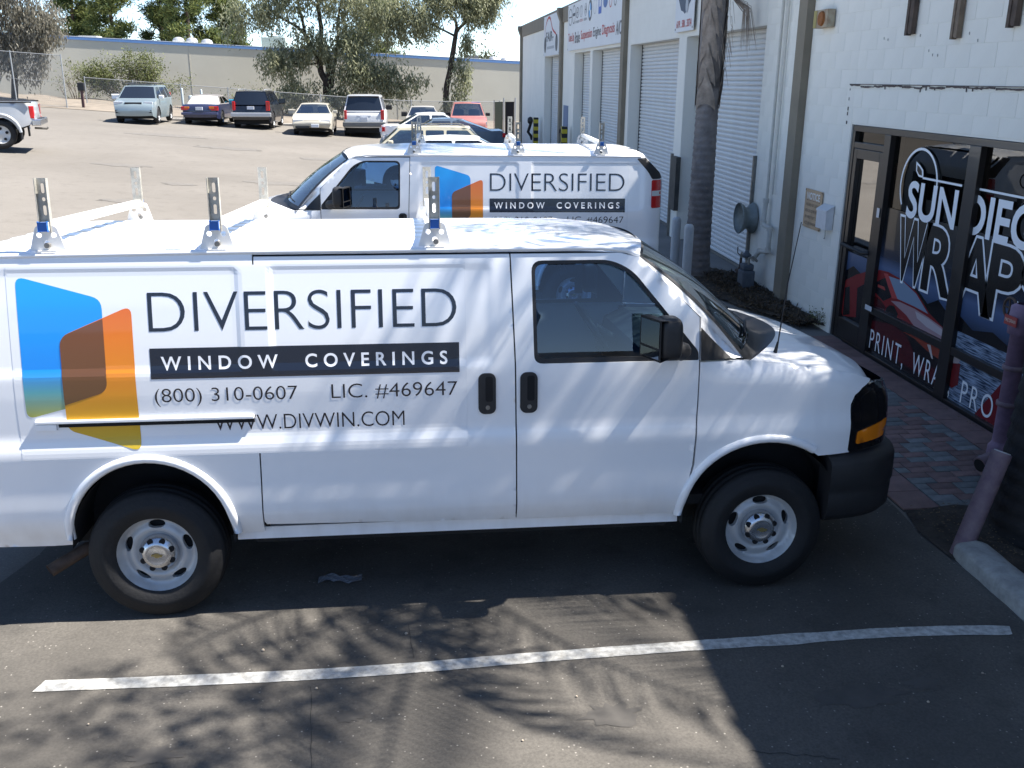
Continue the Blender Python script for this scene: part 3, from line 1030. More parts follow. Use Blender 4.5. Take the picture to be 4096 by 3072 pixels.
def ws_pt(u, t, off):
    """point on the curved windscreen; u 0 top .. 1 base, t -1..1 across"""
    T = Vector((2.795-.135*abs(t)**2.2, .840*t, 2.016-.045*abs(t)**2))
    B = Vector((3.535-.275*abs(t)**2.2, .925*t, 1.440-.040*abs(t)**2))
    p = T+(B-T)*u
    n = Vector((.62, 0, .78))
    p += n*(.035*math.sin(math.pi*min(1, max(0, u)))+off)
    return p

van1 = build_van('delivery_van', 'white cargo van parked in front, its right side and front wheel facing the viewer', -1, (-.41, .43, 1.555))
# the bay falls away from the viewer, so this van leans a little to its left
_p0 = Vector((1.7, -.87, 0)); _rot = Matrix.Rotation(R(0.3), 3, 'Z') @ Matrix.Rotation(R(-3.3), 3, 'X')
van1.rotation_euler = _rot.to_euler()
van1.location = _p0-_rot @ _p0+Vector((.018, 0, 0))
van2 = build_van('delivery_van', 'white cargo van parked behind, facing the other way, partly hidden by the nearer van', 1, (-.29, .69, 1.90), antenna=False)
van2.location = (3.43, 6.42, 0)
van2.rotation_euler = (0, 0, math.pi-R(2.5))

# ================================================================== ground
def sstep(a, b, v):
    return smooth01((v-a)/(b-a))
def gz(x, y):
    """height of the lot: level by the building, rising to the left and back"""
    xx = max(x, -24.0)
    sp = math.log1p(math.exp(min(30, -xx+1.0)))
    return 0.068*(sp-0.03 if sp > .03 else 0)*sstep(3.5, 14, y)*(1 if x < 3 else max(0, 1-(x-3)/2))

def dip(x, y):
    """shallow drain across the bays between the two vans"""
    fy = float(np.interp(y, [-1, 1.5, 2.5, 5], [0, -.1425, -.1425, 0]))
    fx = float(np.interp(x, [-8, -2.5, 3.75, 4.75], [0, 1, 1, 0]))
    return fy*fx
def asphalt(name, c1, c2, c3, speck, rough=0.92, patch_scale=0.35):
    m = bpy.data.materials.new(name)
    m.use_nodes = True
    nt = m.node_tree; L = nt.links
    b = nt.nodes['Principled BSDF']
    b.inputs['Roughness'].default_value = rough
    b.inputs['Specular IOR Level'].default_value = 0.25
    tc = nt.nodes.new('ShaderNodeTexCoord')
    def noise(scale, detail=5, rough_=0.6):
        n = nt.nodes.new('ShaderNodeTexNoise')
        n.inputs['Scale'].default_value = scale; n.inputs['Detail'].default_value = detail; n.inputs['Roughness'].default_value = rough_
        L.new(tc.outputs['Object'], n.inputs['Vector'])
        return n
    def rng(src, a, b_, c=0.0, d=1.0):
        r = nt.nodes.new('ShaderNodeMapRange')
        r.inputs['From Min'].default_value = a; r.inputs['From Max'].default_value = b_
        r.inputs['To Min'].default_value = c; r.inputs['To Max'].default_value = d
        L.new(src, r.inputs['Value'])
        return r.outputs[0]
    def mix(f, a, c):
        x = nt.nodes.new('ShaderNodeMix'); x.data_type = 'RGBA'
        L.new(f, x.inputs[0])
        for s_, v in ((6, a), (7, c)):
            if isinstance(v, tuple): x.inputs[s_].default_value = v+(1,)
            else: L.new(v, x.inputs[s_])
        return x.outputs[2]
    big = noise(patch_scale, 4, 0.55)
    mid = noise(3.2, 6, 0.65)
    fine = noise(70, 3, 0.7)
    base = mix(rng(big.outputs['Fac'], .36, .66), c1, c2)
    base = mix(rng(mid.outputs['Fac'], .52, .78, 0, .75), base, c3)
    base = mix(rng(fine.outputs['Fac'], .35, .7, 0, .5), base, tuple(v*.55 for v in c1))
    vo = nt.nodes.new('ShaderNodeTexVoronoi')
    vo.inputs['Scale'].default_value = 38
    L.new(tc.outputs['Object'], vo.inputs['Vector'])
    sm = nt.nodes.new('ShaderNodeMath'); sm.operation = 'MULTIPLY'
    a1 = rng(vo.outputs['Distance'], .10, .22, 1, 0)
    # only some of the cells carry a pale stone
    cs = nt.nodes.new('ShaderNodeSeparateColor'); L.new(vo.outputs['Color'], cs.inputs[0])
    a2 = rng(cs.outputs[0], .80, .86, 0, .8)
    L.new(a1, sm.inputs[0]); L.new(a2, sm.inputs[1])
    base = mix(sm.outputs[0], base, speck)
    L.new(base, b.inputs['Base Color'])
    bp = nt.nodes.new('ShaderNodeBump')
    bp.inputs['Strength'].default_value = 0.35; bp.inputs['Distance'].default_value = 0.006
    L.new(fine.outputs['Fac'], bp.inputs['Height']); L.new(bp.outputs[0], b.inputs['Normal'])
    return m

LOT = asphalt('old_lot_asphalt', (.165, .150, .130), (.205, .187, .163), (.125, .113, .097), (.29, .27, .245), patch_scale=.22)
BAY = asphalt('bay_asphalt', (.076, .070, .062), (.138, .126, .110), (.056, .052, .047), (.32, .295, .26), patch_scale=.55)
xs = sorted(set([-600, -300, -150, -80, -50, -36]+list(np.arange(-28, 6.1, 1.0))+[-2.5, -1.5, 3.75, 4.75]+[8, 12, 20, 40, 80, 150, 300, 600]))
ys = sorted(set([-600, -300, -150, -80, -40, -20, -10, -4, -1, 1.5, 2.5]+list(np.arange(0, 16, 1.0))+list(np.arange(16, 72, 4.0))+[80, 100, 150, 300, 600]))
nx, ny = len(xs), len(ys)
V = [(x, y, gz(x, y)+dip(x, y)-(.05 if -.9 < x < 4.7 and -11 < y < 3.2 else 0)) for x in xs for y in ys]
F = [(i*ny+j, (i+1)*ny+j, (i+1)*ny+j+1, i*ny+j+1) for i in range(nx-1) for j in range(ny-1)]
ground = MB().add(V, F, True).build('ground', LOT)
tag(ground, kind='structure')
# darker sealed parking bays beside the building
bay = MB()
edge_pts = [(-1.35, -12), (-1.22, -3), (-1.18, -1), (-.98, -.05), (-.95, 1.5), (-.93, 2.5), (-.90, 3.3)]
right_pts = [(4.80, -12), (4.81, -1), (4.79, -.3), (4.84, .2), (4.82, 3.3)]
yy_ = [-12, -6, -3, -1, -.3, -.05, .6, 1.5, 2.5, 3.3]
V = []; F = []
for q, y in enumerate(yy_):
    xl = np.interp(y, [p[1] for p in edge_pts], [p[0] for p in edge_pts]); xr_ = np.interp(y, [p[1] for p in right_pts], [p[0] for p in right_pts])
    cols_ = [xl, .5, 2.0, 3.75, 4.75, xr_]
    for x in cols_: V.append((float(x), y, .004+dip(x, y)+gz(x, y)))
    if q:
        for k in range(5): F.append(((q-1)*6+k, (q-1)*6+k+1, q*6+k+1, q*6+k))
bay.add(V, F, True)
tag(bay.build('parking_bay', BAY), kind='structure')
apron = MB().add([(4.82, 3.3, .005), (6.99, 4.9, .005), (6.99, 38, .005), (4.9, 38, .005)], [(0, 1, 2, 3)])
tag(apron.build('concrete_apron', M('concrete_apron', (.20, .195, .185), .9, noise=(.8, .35), bump=(40, .2))), kind='structure')
# painted bay line: worn edges
LINE = M('line_paint', (.56, .55, .515), .8, noise=(26, .8, (.20, .19, .17)), bump=(60, .3))
lp = [(-.42, -1.575), (.22, -1.592), (.86, -1.60), (1.42, -1.588), (1.93, -1.56), (2.4, -1.54), (2.91, -1.522), (3.43, -1.51), (3.97, -1.495), (4.39, -1.508), (4.69, -1.535)]
lp = catmull(lp, 9)
V = []; F = []
for i, p in enumerate(lp):
    w = .046+rnd.uniform(-.0015, .0015)+(.010*math.sin((i-60)/6*math.pi) if 60 < i < 66 else 0)
    V += [(p[0]-.03, p[1]-w, .008), (p[0], p[1]+w+rnd.uniform(-.001, .001), .008)]
    if i: F.append((2*i-2, 2*i, 2*i+1, 2*i-1))
V[-2] = (V[-2][0]+.01, V[-2][1]+.008, .008); V[-1] = (V[-1][0]+.012, V[-1][1]-.004, .008)
tag(MB().add(V, F).build('parking_line', LINE), kind='structure')
# thin cracks in the bay surface
CRK = M('crack_fill', (.025, .024, .023), .95)
def crack(pts, w=.005):
    V = []; F = []
    for i, (x, y) in enumerate(pts):
        V += [(x-w*rnd.uniform(.3, 1), y-w*.5, .0065), (x+w*rnd.uniform(.3, 1), y+w*.5, .0065)]
        if i: F.append((2*i-2, 2*i-1, 2*i+1, 2*i))
    tag(MB().add(V, F).build('surface_crack', CRK, None), kind='structure')
def wob(a, b, n, am):
    return [(a[0]+(b[0]-a[0])*t+rnd.uniform(-am, am), a[1]+(b[1]-a[1])*t+rnd.uniform(-am, am)) for t in np.linspace(0, 1, n)]
crack(wob((.90, -1.70), (.98, -2.5), 16, .003), .0016)
crack(wob((1.38, -1.18), (1.41, -1.5), 10, .003), .0016)
crack(wob((2.9, -2.36), (3.3, -2.45), 16, .010), .003)

# ------------------------------------------------------------------ brick paving at the shop front
RED1 = M('red_paver', (.235, .150, .135), .85, noise=(14, .35), bump=(70, .3), vary=.28)
GRN1 = M('grey_green_paver', (.20, .21, .205), .85, noise=(14, .35), bump=(70, .3), vary=.22)
SLAB = M('red_slab', (.235, .150, .135), .85, noise=(6, .3), bump=(60, .3), vary=.15)
pav = MB().box(4.845, 6.40, -.02, 4.86, -.05, .003).build('paved_walk', M('joint_sand', (.035, .032, .028), .95))
tag(pav, kind='structure')
def pavers(nm, mat_, x0, x1, y0, y1, z=.020):
    return MB().box(x0, x1, y0, y1, .0, z, .004)
brick_me = {}
def put(nm, mat_, cx, cy, lx, ly, parent, dz=0):
    key = (nm, mat_.name, round(lx, 3), round(ly, 3))
    if key not in brick_me:
        o = MB().box(-lx/2, lx/2, -ly/2, ly/2, -.02, .016, .004).build(nm, mat_, parent)
        brick_me[key] = o.data
    else:
        o = bpy.data.objects.new(nm, brick_me[key]); col.objects.link(o); o.parent = parent
    o.location = (cx, cy, dz)
    return o
# patterned band: pairs of grey-green and red bricks
rowy = .055
for j in range(47):
    y = rowy+j*.1015
    for i in range(-1, 5):
        x = 5.235+i*.203+(.1015 if (j//2) % 2 else 0)
        xa, xb = max(5.135, x-.1), min(6.055, x+.1)
        if xb-xa < .06: continue
        g = ((i+j//2) % 2 == 0) if (j % 7) else (i % 3 == 0)
        if rnd.random() < .10: g = not g
        put('paver_brick', GRN1 if g else RED1, (xa+xb)/2, y, xb-xa-.004, .097, pav, rnd.uniform(-.002, .002))
for j in range(17):
    y = .14+j*.29
    if y > 4.75: break
    put('paving_slab', SLAB, 6.208, y, .292, .284, pav, rnd.uniform(-.002, .002))
    put('paving_slab', SLAB, 4.990, y, .275, .284, pav, rnd.uniform(-.002, .002))
# soil round the near palm and along the wall
SOIL = M('dry_soil', (.060, .046, .034), .95, noise=(9, .55), bump=(22, .9, .03))
def soil(name, poly, h, zf):
    VV, T, B = patch2d(poly, [], h)
    return flat_shape(name, SOIL, None, lambda u, v: (u, v, zf(u, v)), VV, T.tolist())
def hn(u, v, s=1.0):
    return .012*math.sin(u*17.3+v*9.1)+.010*math.sin(u*31+v*23.7)+.008*math.sin(v*41-u*13)
tag(soil('planting_soil', [(4.80, -.72), (4.78, -.36), (4.85, -.03), (6.40, -.03), (6.40, -9), (4.95, -9), (4.95, -.9)], .12, lambda u, v: .012+.03*sstep(4.8, 5.3, u)+hn(u, v)*sstep(4.8, 4.95, u)), kind='structure')
tag(soil('wall_bed_soil', [(5.72, 6.2), (5.9, 5.5), (6.1, 4.98), (6.38, 4.88), (6.38, 8.0), (5.95, 8.7), (5.5, 8.6), (5.45, 7.4)], .09, lambda u, v: .02+.07*sstep(5.5, 6.1, u)+hn(u, v)*1.3), kind='structure')
for (cx, cy) in ((5.32, -1.02), (5.32, -1.33), (5.63, -1.02), (5.63, -1.33)):
    pass
# concrete kerb with a rounded end
KERB = M('kerb_concrete', (.40, .39, .36), .9, noise=(11, .35), bump=(45, .5))
kb = MB()
def kerb(u, v):
    y = -.74-7.3*max(0, (u-.12)/.88) if u > .12 else -.74
    e = 1.0
    if u <= .12:
        a = math.pi/2*(1-u/.12); e = math.cos(a); y = -.74+.115*math.sin(a)
    th = math.pi*v
    return (4.935-.115*math.cos(th)*(.25+.75*e), y, max(0.0, .115*math.sin(th)**.32*(.55+.45*e)+.006*math.sin(y*23+v*9)))
kb.grid(kerb, 60, 12)
kerb_o = kb.build('kerb', KERB)
tag(kerb_o, kind='structure')
edge_slab = thing_part('slab_border', None) if False else None

# ================================================================== the workshop building
CREAM = M('cream_block_paint', (.80, .785, .72), .85, noise=(1.1, .07), bump=(35, .18), vary=.012)
CREAM2 = M('cream_render', (.79, .775, .71), .85, noise=(1.0, .08), bump=(30, .2))
TAUPE = M('taupe_trim', (.235, .205, .155), .8, noise=(3, .15))
SLATW = M('roller_slat_white', (.66, .67, .67), .45, noise=(2.5, .10), vary=.02)
FRAME = M('bronze_frame', (.018, .016, .016), .35, coat=.2)
SHOPG = glass_mat('shop_glass', (.20, .19, .17), .05, top=.42)
bld = thing('workshop_building', 'cream block workshop building with roller doors and a shop window on the right', 'building')
FX = 6.372
OPEN = [(-2.7, 4.78, 2.42), (7.76, 11.74, 3.6), (12.26, 16.3, 3.6), (17.05, 20.94, 3.6), (21.31, 23.9, 3.6), (26.67, 30.53, 3.6)]
y = -9.0
for (a, b_, h) in OPEN:
    MB().box(FX, FX+.64, y, a, 0, 3.6).build('wall_pier', CREAM2, bld)
    if h < 3.6:
        MB().box(FX, FX+.64, a, b_, h, 3.6).build('wall_lintel', CREAM2, bld)
    y = b_
MB().box(FX, FX+.64, y, 38, 0, 3.6).build('wall_pier', CREAM2, bld)
MB().box(FX, FX+.64, -9, 38, 3.6, 4.95).build('upper_wall', CREAM2, bld)
MB().box(FX-.05, FX+.02, 6.42, 38.05, 4.56, 5.02).build('fascia', TAUPE, bld)
MB().box(FX-.05, FX+.02, -9.05, 6.12, 4.56, 5.02).build('fascia', TAUPE, bld)
MB().box(FX+.64, 20, -9, 38, 4.6, 4.9).build('roof', M('roof_gravel', (.3, .29, .27), .95), bld)
sh = MB().box(FX+.64, 20, -9.2, -9, 0, 4.95); sh.box(FX+.64, 20, 38, 38.2, 0, 4.95); sh.box(19.8, 20, -9, 38, 0, 4.6)
sh.build('outer_wall', CREAM2, bld)
inn = MB().box(7.9, 7.95, -9, 38, 0, 4.6)
inn.build('inner_wall', M('dim_inner_wall', (.10, .085, .065), .9, noise=(2, .3)), bld)
# pilasters with flared heads
for (a, b_) in ((6.14, 6.40), (16.60, 16.93), (26.1, 26.44), (37.7, 38.06)):
    MB().prism([(FX-.10, 0), (FX-.002, 0), (FX-.002, 5.0), (FX-.20, 5.0), (FX-.20, 4.86), (FX-.10, 4.60)], 'y', a, b_).build('pilaster', TAUPE, bld)
# painted concrete blocks, joints recessed
def clip_blocks(y0, y1, z0, z1):
    out = []
    for r_ in range(int(z0/.2)-1, int(z1/.2)+1):
        za, zb = max(z0, r_*.2+.0018), min(z1, r_*.2+.1982)
        if zb-za < .02: continue
        k0 = int(math.floor(y0/.4))-1
        for c_ in range(k0, int(y1/.4)+2):
            o = .2 if r_ % 2 else 0
            ya, yb = max(y0, c_*.4+o+.0018), min(y1, c_*.4+o+.3982)
            if yb-ya < .03: continue
            out.append((ya, yb, za, zb))
    return out
near_blocks = clip_blocks(4.80, 6.135, 0.0, 4.0)+clip_blocks(1.15, 4.80, 2.44, 4.0)+clip_blocks(6.405, 7.745, 0, 4.0)
rest = clip_blocks(-9, 1.15, 2.44, 4.55)+clip_blocks(1.15, 6.135, 4.0, 4.55)+clip_blocks(6.405, 16.59, 4.0, 4.55)+clip_blocks(7.76, 16.59, 3.62, 4.0)+clip_blocks(11.76, 12.24, 0, 3.6)\
    + clip_blocks(16.94, 26.09, 3.62, 4.55)+clip_blocks(20.96, 21.29, 0, 3.6)+clip_blocks(23.92, 26.09, 0, 3.6)+clip_blocks(26.45, 37.69, 3.62, 4.55)+clip_blocks(30.55, 37.69, 0, 3.6)
bmesh_cache = {}
for (ya, yb, za, zb) in near_blocks[:298]:
    key = (round(yb-ya, 2), round(zb-za, 2))
    if key not in bmesh_cache:
        o = MB().box(0, .02, -(yb-ya)/2, (yb-ya)/2, -(zb-za)/2, (zb-za)/2, .0022).build('block', CREAM, bld)
        bmesh_cache[key] = o.data
    else:
        o = bpy.data.objects.new('block', bmesh_cache[key]); col.objects.link(o); o.parent = bld
    o.location = (FX-.0035+rnd.uniform(-.0006, .0006), (ya+yb)/2, (za+zb)/2)
mb = MB()
for (ya, yb, za, zb) in rest:
    mb.box(FX-.0035, FX+.01, ya, yb, za, zb)
tag(mb.build('block_courses', CREAM, bld), kind='stuff')
# roller doors
for (a, b_, h) in OPEN[1:]:
    rd_ = thing_part('roller_door', bld)
    n = 48; pitch = 3.56/n
    prof = [(0.0, 0), (-.017, .12), (-.025, .45), (-.017, .80), (0.004, .90), (0.004, 1.0)]
    sm_ = MB()
    vs_ = []
    for (dx, t) in prof:
        vs_ += [(dx, -(b_-a)/2+.03, t*pitch), (dx, (b_-a)/2-.03, t*pitch)]
    sm_.add(vs_, [(2*i, 2*i+1, 2*i+3, 2*i+2) for i in range(len(prof)-1)])
    for k in range(n):
        if k == 0:
            o = sm_.build('slat', SLATW, rd_); sme = o.data
        else:
            o = bpy.data.objects.new('slat', sme); col.objects.link(o); o.parent = rd_
        o.location = (FX+.29, (a+b_)/2, .05+k*pitch)
    for e in (a, b_):
        s_ = 1 if e == a else -1
        MB().box(FX+.26, FX+.31, e+s_*.002, e+s_*.035, .006, 3.595).build('guide_rail', BLACKP, rd_)
    MB().box(FX+.26, FX+.31, a+.04, b_-.04, .008, .05).build('bottom_bar', STEEL, rd_)
    MB().box(FX+.315, FX+.33, a, b_, .008, 3.6).build('door_backing', GAPM, rd_)
# blue side door in the far pier
MB().box(FX-.02, FX-.005, 24.85, 25.75, .02, 2.06).build('side_door', M('blue_door', (.12, .19, .32), .5), bld)
MB().box(FX-.09, FX-.005, 11.66, 12.04, .55, 1.52).build('meter_recess', M('dark_meter_box', (.06, .06, .055), .6, noise=(8, .5)), bld)
MB().box(FX-.05, FX-.005, 12.17, 12.23, .0, 1.55).build('corner_guard', STEEL, bld)
MB().box(FX-.05, FX-.005, 7.70, 7.745, .35, 1.85).build('corner_guard', STEEL, bld)
# paint conduit beside the pilaster
cd = MB()
cd.tube([(6.31, 7.05, 4.5), (6.31, 7.03, 1.32), (6.31, 7.03, 1.25)], .022, 8)
cd.tube([(6.335, 6.90, 4.5), (6.335, 6.90, 1.4)], .012, 8)
cd.tube([(6.30, 7.03, 1.28), (6.29, 7.03, 1.02), (6.29, 6.98, .97), (6.29, 6.80, .96), (6.29, 6.76, .92), (6.29, 6.76, .68), (6.29, 6.80, .63), (6.28, 7.05, .60), (6.26, 7.12, .52), (6.22, 7.14, .45)], .032, 10)
for p in ((6.29, 7.03, 1.0), (6.29, 6.77, .95), (6.29, 6.77, .66), (6.28, 7.05, .60), (6.30, 7.03, 1.3)):
    cd.cyl((p[0], p[1], p[2]-.03), (p[0], p[1], p[2]+.03), .042, n=10)
cd.build('wall_pipe', M('cream_pipe', (.60, .585, .53), .6, noise=(10, .15)), bld)
MB().box(6.362, FX-.001, 5.27, 5.93, 2.07, 2.135).build('fresh_paint_patch', M('fresh_cream', (.70, .69, .64), .7), bld) if False else None
# ragged sealant left where an awning was
MARK = M('old_sealant', (.14, .115, .11), .9, noise=(25, .5))
sl_ = MB(); yy = 4.92
while yy > -1.0:
    L_ = rnd.uniform(.03, .28)
    zc = 2.825+rnd.uniform(-.004, .004)+.012*(rnd.random() < .5)
    pts = [(yy-L_*t, zc+rnd.uniform(.003, .012)) for t in np.linspace(0, 1, 6)]+[(yy-L_*t, zc-rnd.uniform(.003, .014)) for t in np.linspace(1, 0, 6)]
    sl_.prism(pts, 'x', 6.3575, 6.364)
    if rnd.random() < .5:
        c = yy-L_*rnd.random(); d_ = rnd.uniform(.02, .045)
        sl_.prism([(c, zc), (c-.01, zc), (c-.012, zc-d_), (c-.004, zc-d_)], 'x', 6.357, 6.364)
    yy -= L_+rnd.choice([0.0, 0.0, .01, .02, .09])
sl_.box(6.353, 6.364, -1.0, 4.92, 2.843, 2.850)
zz = 2.80
while zz > 2.45:
    sl_.box(6.358, 6.364, 4.905+rnd.uniform(-.004, .004), 4.911+rnd.uniform(0, .004), zz-rnd.uniform(.02, .06), zz); zz -= rnd.uniform(.05, .12)
sl_.build('sealant_line', MARK, bld)
ch = MB()
for k in range(9):
    y_, z_ = rnd.uniform(1.6, 4.3), rnd.uniform(3.0, 3.35)
    ch.prism([(y_, z_), (y_+.008, z_+.006), (y_+.010, z_+.022), (y_+.003, z_+.026)], 'x', 6.3605, 6.3655)
tag(ch.build('paint_chips', M('paint_chip', (.40, .385, .36), .9), bld), kind='stuff')

# ------------------------------------------------------------------ shop front
sf = thing_part('shop_front', bld)
GX = 6.425
def fr_(y0, y1, z0, z1, x0=6.385, x1=6.47, nm='frame_bar'):
    return MB().box(x0, x1, y0, y1, z0, z1, .004).build(nm, FRAME, sf)
fr_(-2.7, 4.775, 2.35, 2.415); fr_(4.705, 4.775, .0, 2.349)
fr_(3.865, 4.0, .0, 2.349, 6.380); fr_(2.225, 2.405, .0, 2.349, 6.380); fr_(.58, .74, .0, 2.349, 6.380); fr_(-1.05, -.90, .0, 2.349, 6.380)
for (a, b_) in ((2.407, 3.863), (.742, 2.223), (-.898, .578)):
    fr_(a, b_, .472, .548, 6.383); fr_(a, b_, .0, .045, 6.383)
fr_(4.002, 4.703, 2.17, 2.235, 6.387)
# door leaf
dl = [(4.62, 4.70, .03, 2.165), (4.004, 4.084, .03, 2.165), (4.086, 4.618, 2.06, 2.165), (4.086, 4.618, .03, .255)]
for d in dl: fr_(*d, 6.392, 6.45, 'door_rail')
fr_(4.002, 4.70, .0, .026, 6.39, 6.5, 'door_sill')
hb = MB().tube([(6.39, 4.66, 1.10), (6.345, 4.64, 1.10), (6.335, 4.10, 1.09), (6.39, 4.08, 1.09)], .022, 8)
hb.build('push_bar', BLACKP, sf)
panes = [(4.086, 4.618, .257, 2.058), (4.002, 4.703, 2.237, 2.348)]+[(a, b_, .55, 2.348) for a, b_ in ((2.407, 3.863), (.742, 2.223), (-.898, .578))]+[(a, b_, .047, .47) for a, b_ in ((2.407, 3.863), (.742, 2.223), (-.898, .578))]
for (a, b_, c, d) in panes:
    MB().add([(GX+.012, a, c), (GX+.012, b_, c), (GX+.012, b_, d), (GX+.012, a, d)], [(0, 3, 2, 1)]).build('pane', SHOPG, sf)
# brown paper behind the door glass, blinds behind the windows
MB().box(6.60, 6.605, 4.05, 4.61, .95, 2.05).build('door_blind', M('brown_paper', (.20, .125, .075), .9), sf)
MB().box(7.2, 7.22, -2.6, 3.79, .9, 2.35).build('back_panel', M('brown_panel', (.16, .10, .06), .9, noise=(3, .3)), sf)
# printed window film
def sfn(off): return lambda u, v: (GX-off, -u, v)
GLOSS = dict(rough=.25, coat=.3)
def film(nm, c, pts, off, mat_=None, h=.5):
    return poly_shape(nm, mat_ or M('film_'+nm, c, **GLOSS), sf, sfn(off), [(-a, b_) for a, b_ in pts], h)
night = gradient_mat('film_night', .25, 1.75, [(0, (.004, .005, .008)), (.30, (.006, .008, .013)), (.42, (.05, .085, .17)), (.50, (.085, .13, .24)), (.58, (.02, .03, .055)), (.72, (.006, .007, .010)), (1, (.008, .008, .008))], .25)
def cutrect(a, b_, z0, z1): return [(b_, z0), (a, z0), (a, z1), (b_, z1)]
film('night_scene', None, cutrect(2.407, 3.863, .55, 1.62), .001, night)
film('night_scene', None, cutrect(.742, 2.223, .55, 1.62), .001, night)
film('night_scene', None, cutrect(4.086, 4.618, .257, 1.02), .001, night)
film('dark_band', (.010, .007, .009), cutrect(2.407, 3.863, .047, .47), .001)
# far hills in the print
film('hills', (.004, .005, .008), [(2.41, .56), (2.41, .80), (2.62, .90), (2.8, .82), (3.05, .93), (3.25, .84), (3.55, .92), (3.79, .86), (3.79, .56)][::-1], .0018)
film('hills', (.004, .005, .008), [(.75, .56), (.75, .74), (1.0, .80), (1.3, .72), (1.7, .82), (2.0, .76), (2.22, .84), (2.22, .56)][::-1], .0018)
film('hills', (.012, .016, .026), [(4.088, .70), (4.088, .80), (4.25, .83), (4.45, .88), (4.615, .80), (4.615, .70)][::-1], .0018)
# water
wm = bpy.data.materials.new('film_water'); wm.use_nodes = True
nt = wm.node_tree; b0 = nt.nodes['Principled BSDF']; b0.inputs['Roughness'].default_value = .25
tc = nt.nodes.new('ShaderNodeTexCoord'); mp = nt.nodes.new('ShaderNodeMapping'); mp.inputs['Scale'].default_value = (1, 4.0, 60)
ns_ = nt.nodes.new('ShaderNodeTexNoise'); ns_.inputs['Scale'].default_value = 1.4; ns_.inputs['Detail'].default_value = 5
cr = nt.nodes.new('ShaderNodeValToRGB')
cr.color_ramp.elements[0].position = .38; cr.color_ramp.elements[0].color = (.012, .025, .055, 1)
cr.color_ramp.elements[1].position = .66; cr.color_ramp.elements[1].color = (.33, .42, .55, 1)
for a, b_ in ((tc.outputs['Object'], mp.inputs[0]), (mp.outputs[0], ns_.inputs[0]), (ns_.outputs['Fac'], cr.inputs[0]), (cr.outputs[0], b0.inputs['Base Color'])): nt.links.new(a, b_)
film('water', None, cutrect(.742, 2.223, .047, .47), .001, wm)
film('water', None, cutrect(.742, 2.223, .55, .70), .0022, wm)
film('red_corner', (.16, .006, .012), [(.742, .048), (1.77, .048), (1.44, .469), (.742, .469)], .0018)
# sports car in the print, drawn with flat areas
RB = (.20, .016, .018)
film('car_body', RB, [(3.861, .552), (3.861, .945), (3.83, .955), (3.64, .97), (3.35, .95), (3.03, .89), (2.74, .74), (2.48, .67), (2.41, .64), (2.41, .552)], .0026, h=.3)
film('car_windscreen', (.20, .27, .37), [(3.63, .93), (3.33, .94), (3.03, .87), (2.76, .73), (3.03, .74), (3.38, .74)], .0032)
film('car_hood', (.34, .23, .25), [(3.51, .69), (3.33, .72), (3.02, .72), (2.76, .70), (2.49, .665), (2.41, .63), (2.41, .553), (2.99, .553), (3.16, .62)], .0036)
film('car_hood_light', (.46, .40, .42), [(3.0, .70), (2.76, .685), (2.5, .65), (2.42, .62), (2.42, .58), (2.75, .60), (2.95, .64)], .0041)
film('car_side_glass', (.010, .009, .013), [(3.861, .82), (3.67, .91), (3.48, .74), (3.67, .65), (3.861, .70)], .0032)
film('car_mirror', (.36, .06, .05), [(3.83, .80), (3.68, .80), (3.65, .77), (3.82, .77)], .0038)
film('car_pillar', (.40, .06, .06), [(3.73, .94), (3.64, .95), (3.38, .74), (3.49, .72)], .0037)
film('car_wheel', (.008, .007, .009), [(3.60, .553), (3.58, .60), (3.52, .64), (3.43, .655), (3.33, .59), (3.34, .553)], .0042)
film('car_shade', (.05, .004, .007), [(3.861, .553), (3.62, .553), (3.60, .60), (3.70, .64), (3.861, .67)], .0040)
film('car_body', RB, [(4.61, .56), (4.60, .69), (4.35, .80), (4.09, .89), (4.09, .36), (4.57, .27), (4.61, .30)], .0026, h=.3)
film('car_rear_wheel', (.008, .007, .009), [(4.59, .60), (4.48, .64), (4.40, .33), (4.57, .275)], .0034)
film('car_intake', (.010, .007, .010), [(4.29, .66), (4.13, .74), (4.09, .35), (4.24, .32)], .0034)
film('car_bumper', (.26, .045, .025), [(3.18, .44), (2.86, .468), (2.41, .468), (2.41, .35), (2.70, .38), (2.94, .43)], .0024)
film('car_lower', (.075, .006, .010), [(3.86, .39), (3.40, .46), (3.11, .42), (2.86, .25), (2.42, .25), (2.42, .12), (3.3, .12), (3.86, .18)], .0018)
film('car_highlight', (.50, .45, .44), [(2.70, .44), (2.64, .45), (2.56, .33), (2.59, .33)], .0030)
film('car_nose', (.40, .34, .34), [(2.222, .48*.975), (2.222, .40), (2.16, .37), (2.10, .469)], .0026)
film('car_nose_red', (.16, .015, .018), [(2.222, .39), (2.10, .42), (2.09, .22), (2.18, .16), (2.222, .17)], .0028)
# the shop's name and slogan
FW = M('film_white', (.80, .83, .86), .3)
def shop_text(s, y0, y1, z0, z1, mat_, off, **k):
    return letters('letter', s, mat_, sf, sfn(off), (-y0, z0, -y1, z1), split=True, **k)
shop_text('SUN', 3.43, 2.545, 1.585, 1.93, FW, .006, offset=.024)
shop_text('DIEGO', 2.375, .98, 1.585, 1.93, FW, .006, offset=.024)
FD = M('film_black', (.008, .008, .009), .25)
for ch_, a, b_ in (('W', 3.50, 2.93), ('R', 2.95, 2.47), ('A', 2.37, 1.83), ('P', 1.87, 1.44), ('S', 1.42, 1.0)):
    shop_text(ch_, a, b_, .955, 1.55, FW, .0048, offset=.050)
    shop_text(ch_, a, b_, .955, 1.55, FD, .0062, offset=.022)
shop_text('PRINT,', 3.85, 3.10, .05, .30, FW, .006, offset=-.004, spacing=1.25)
shop_text('WRAP,', 2.92, 2.20, .05, .30, FW, .006, offset=-.004, spacing=1.25)
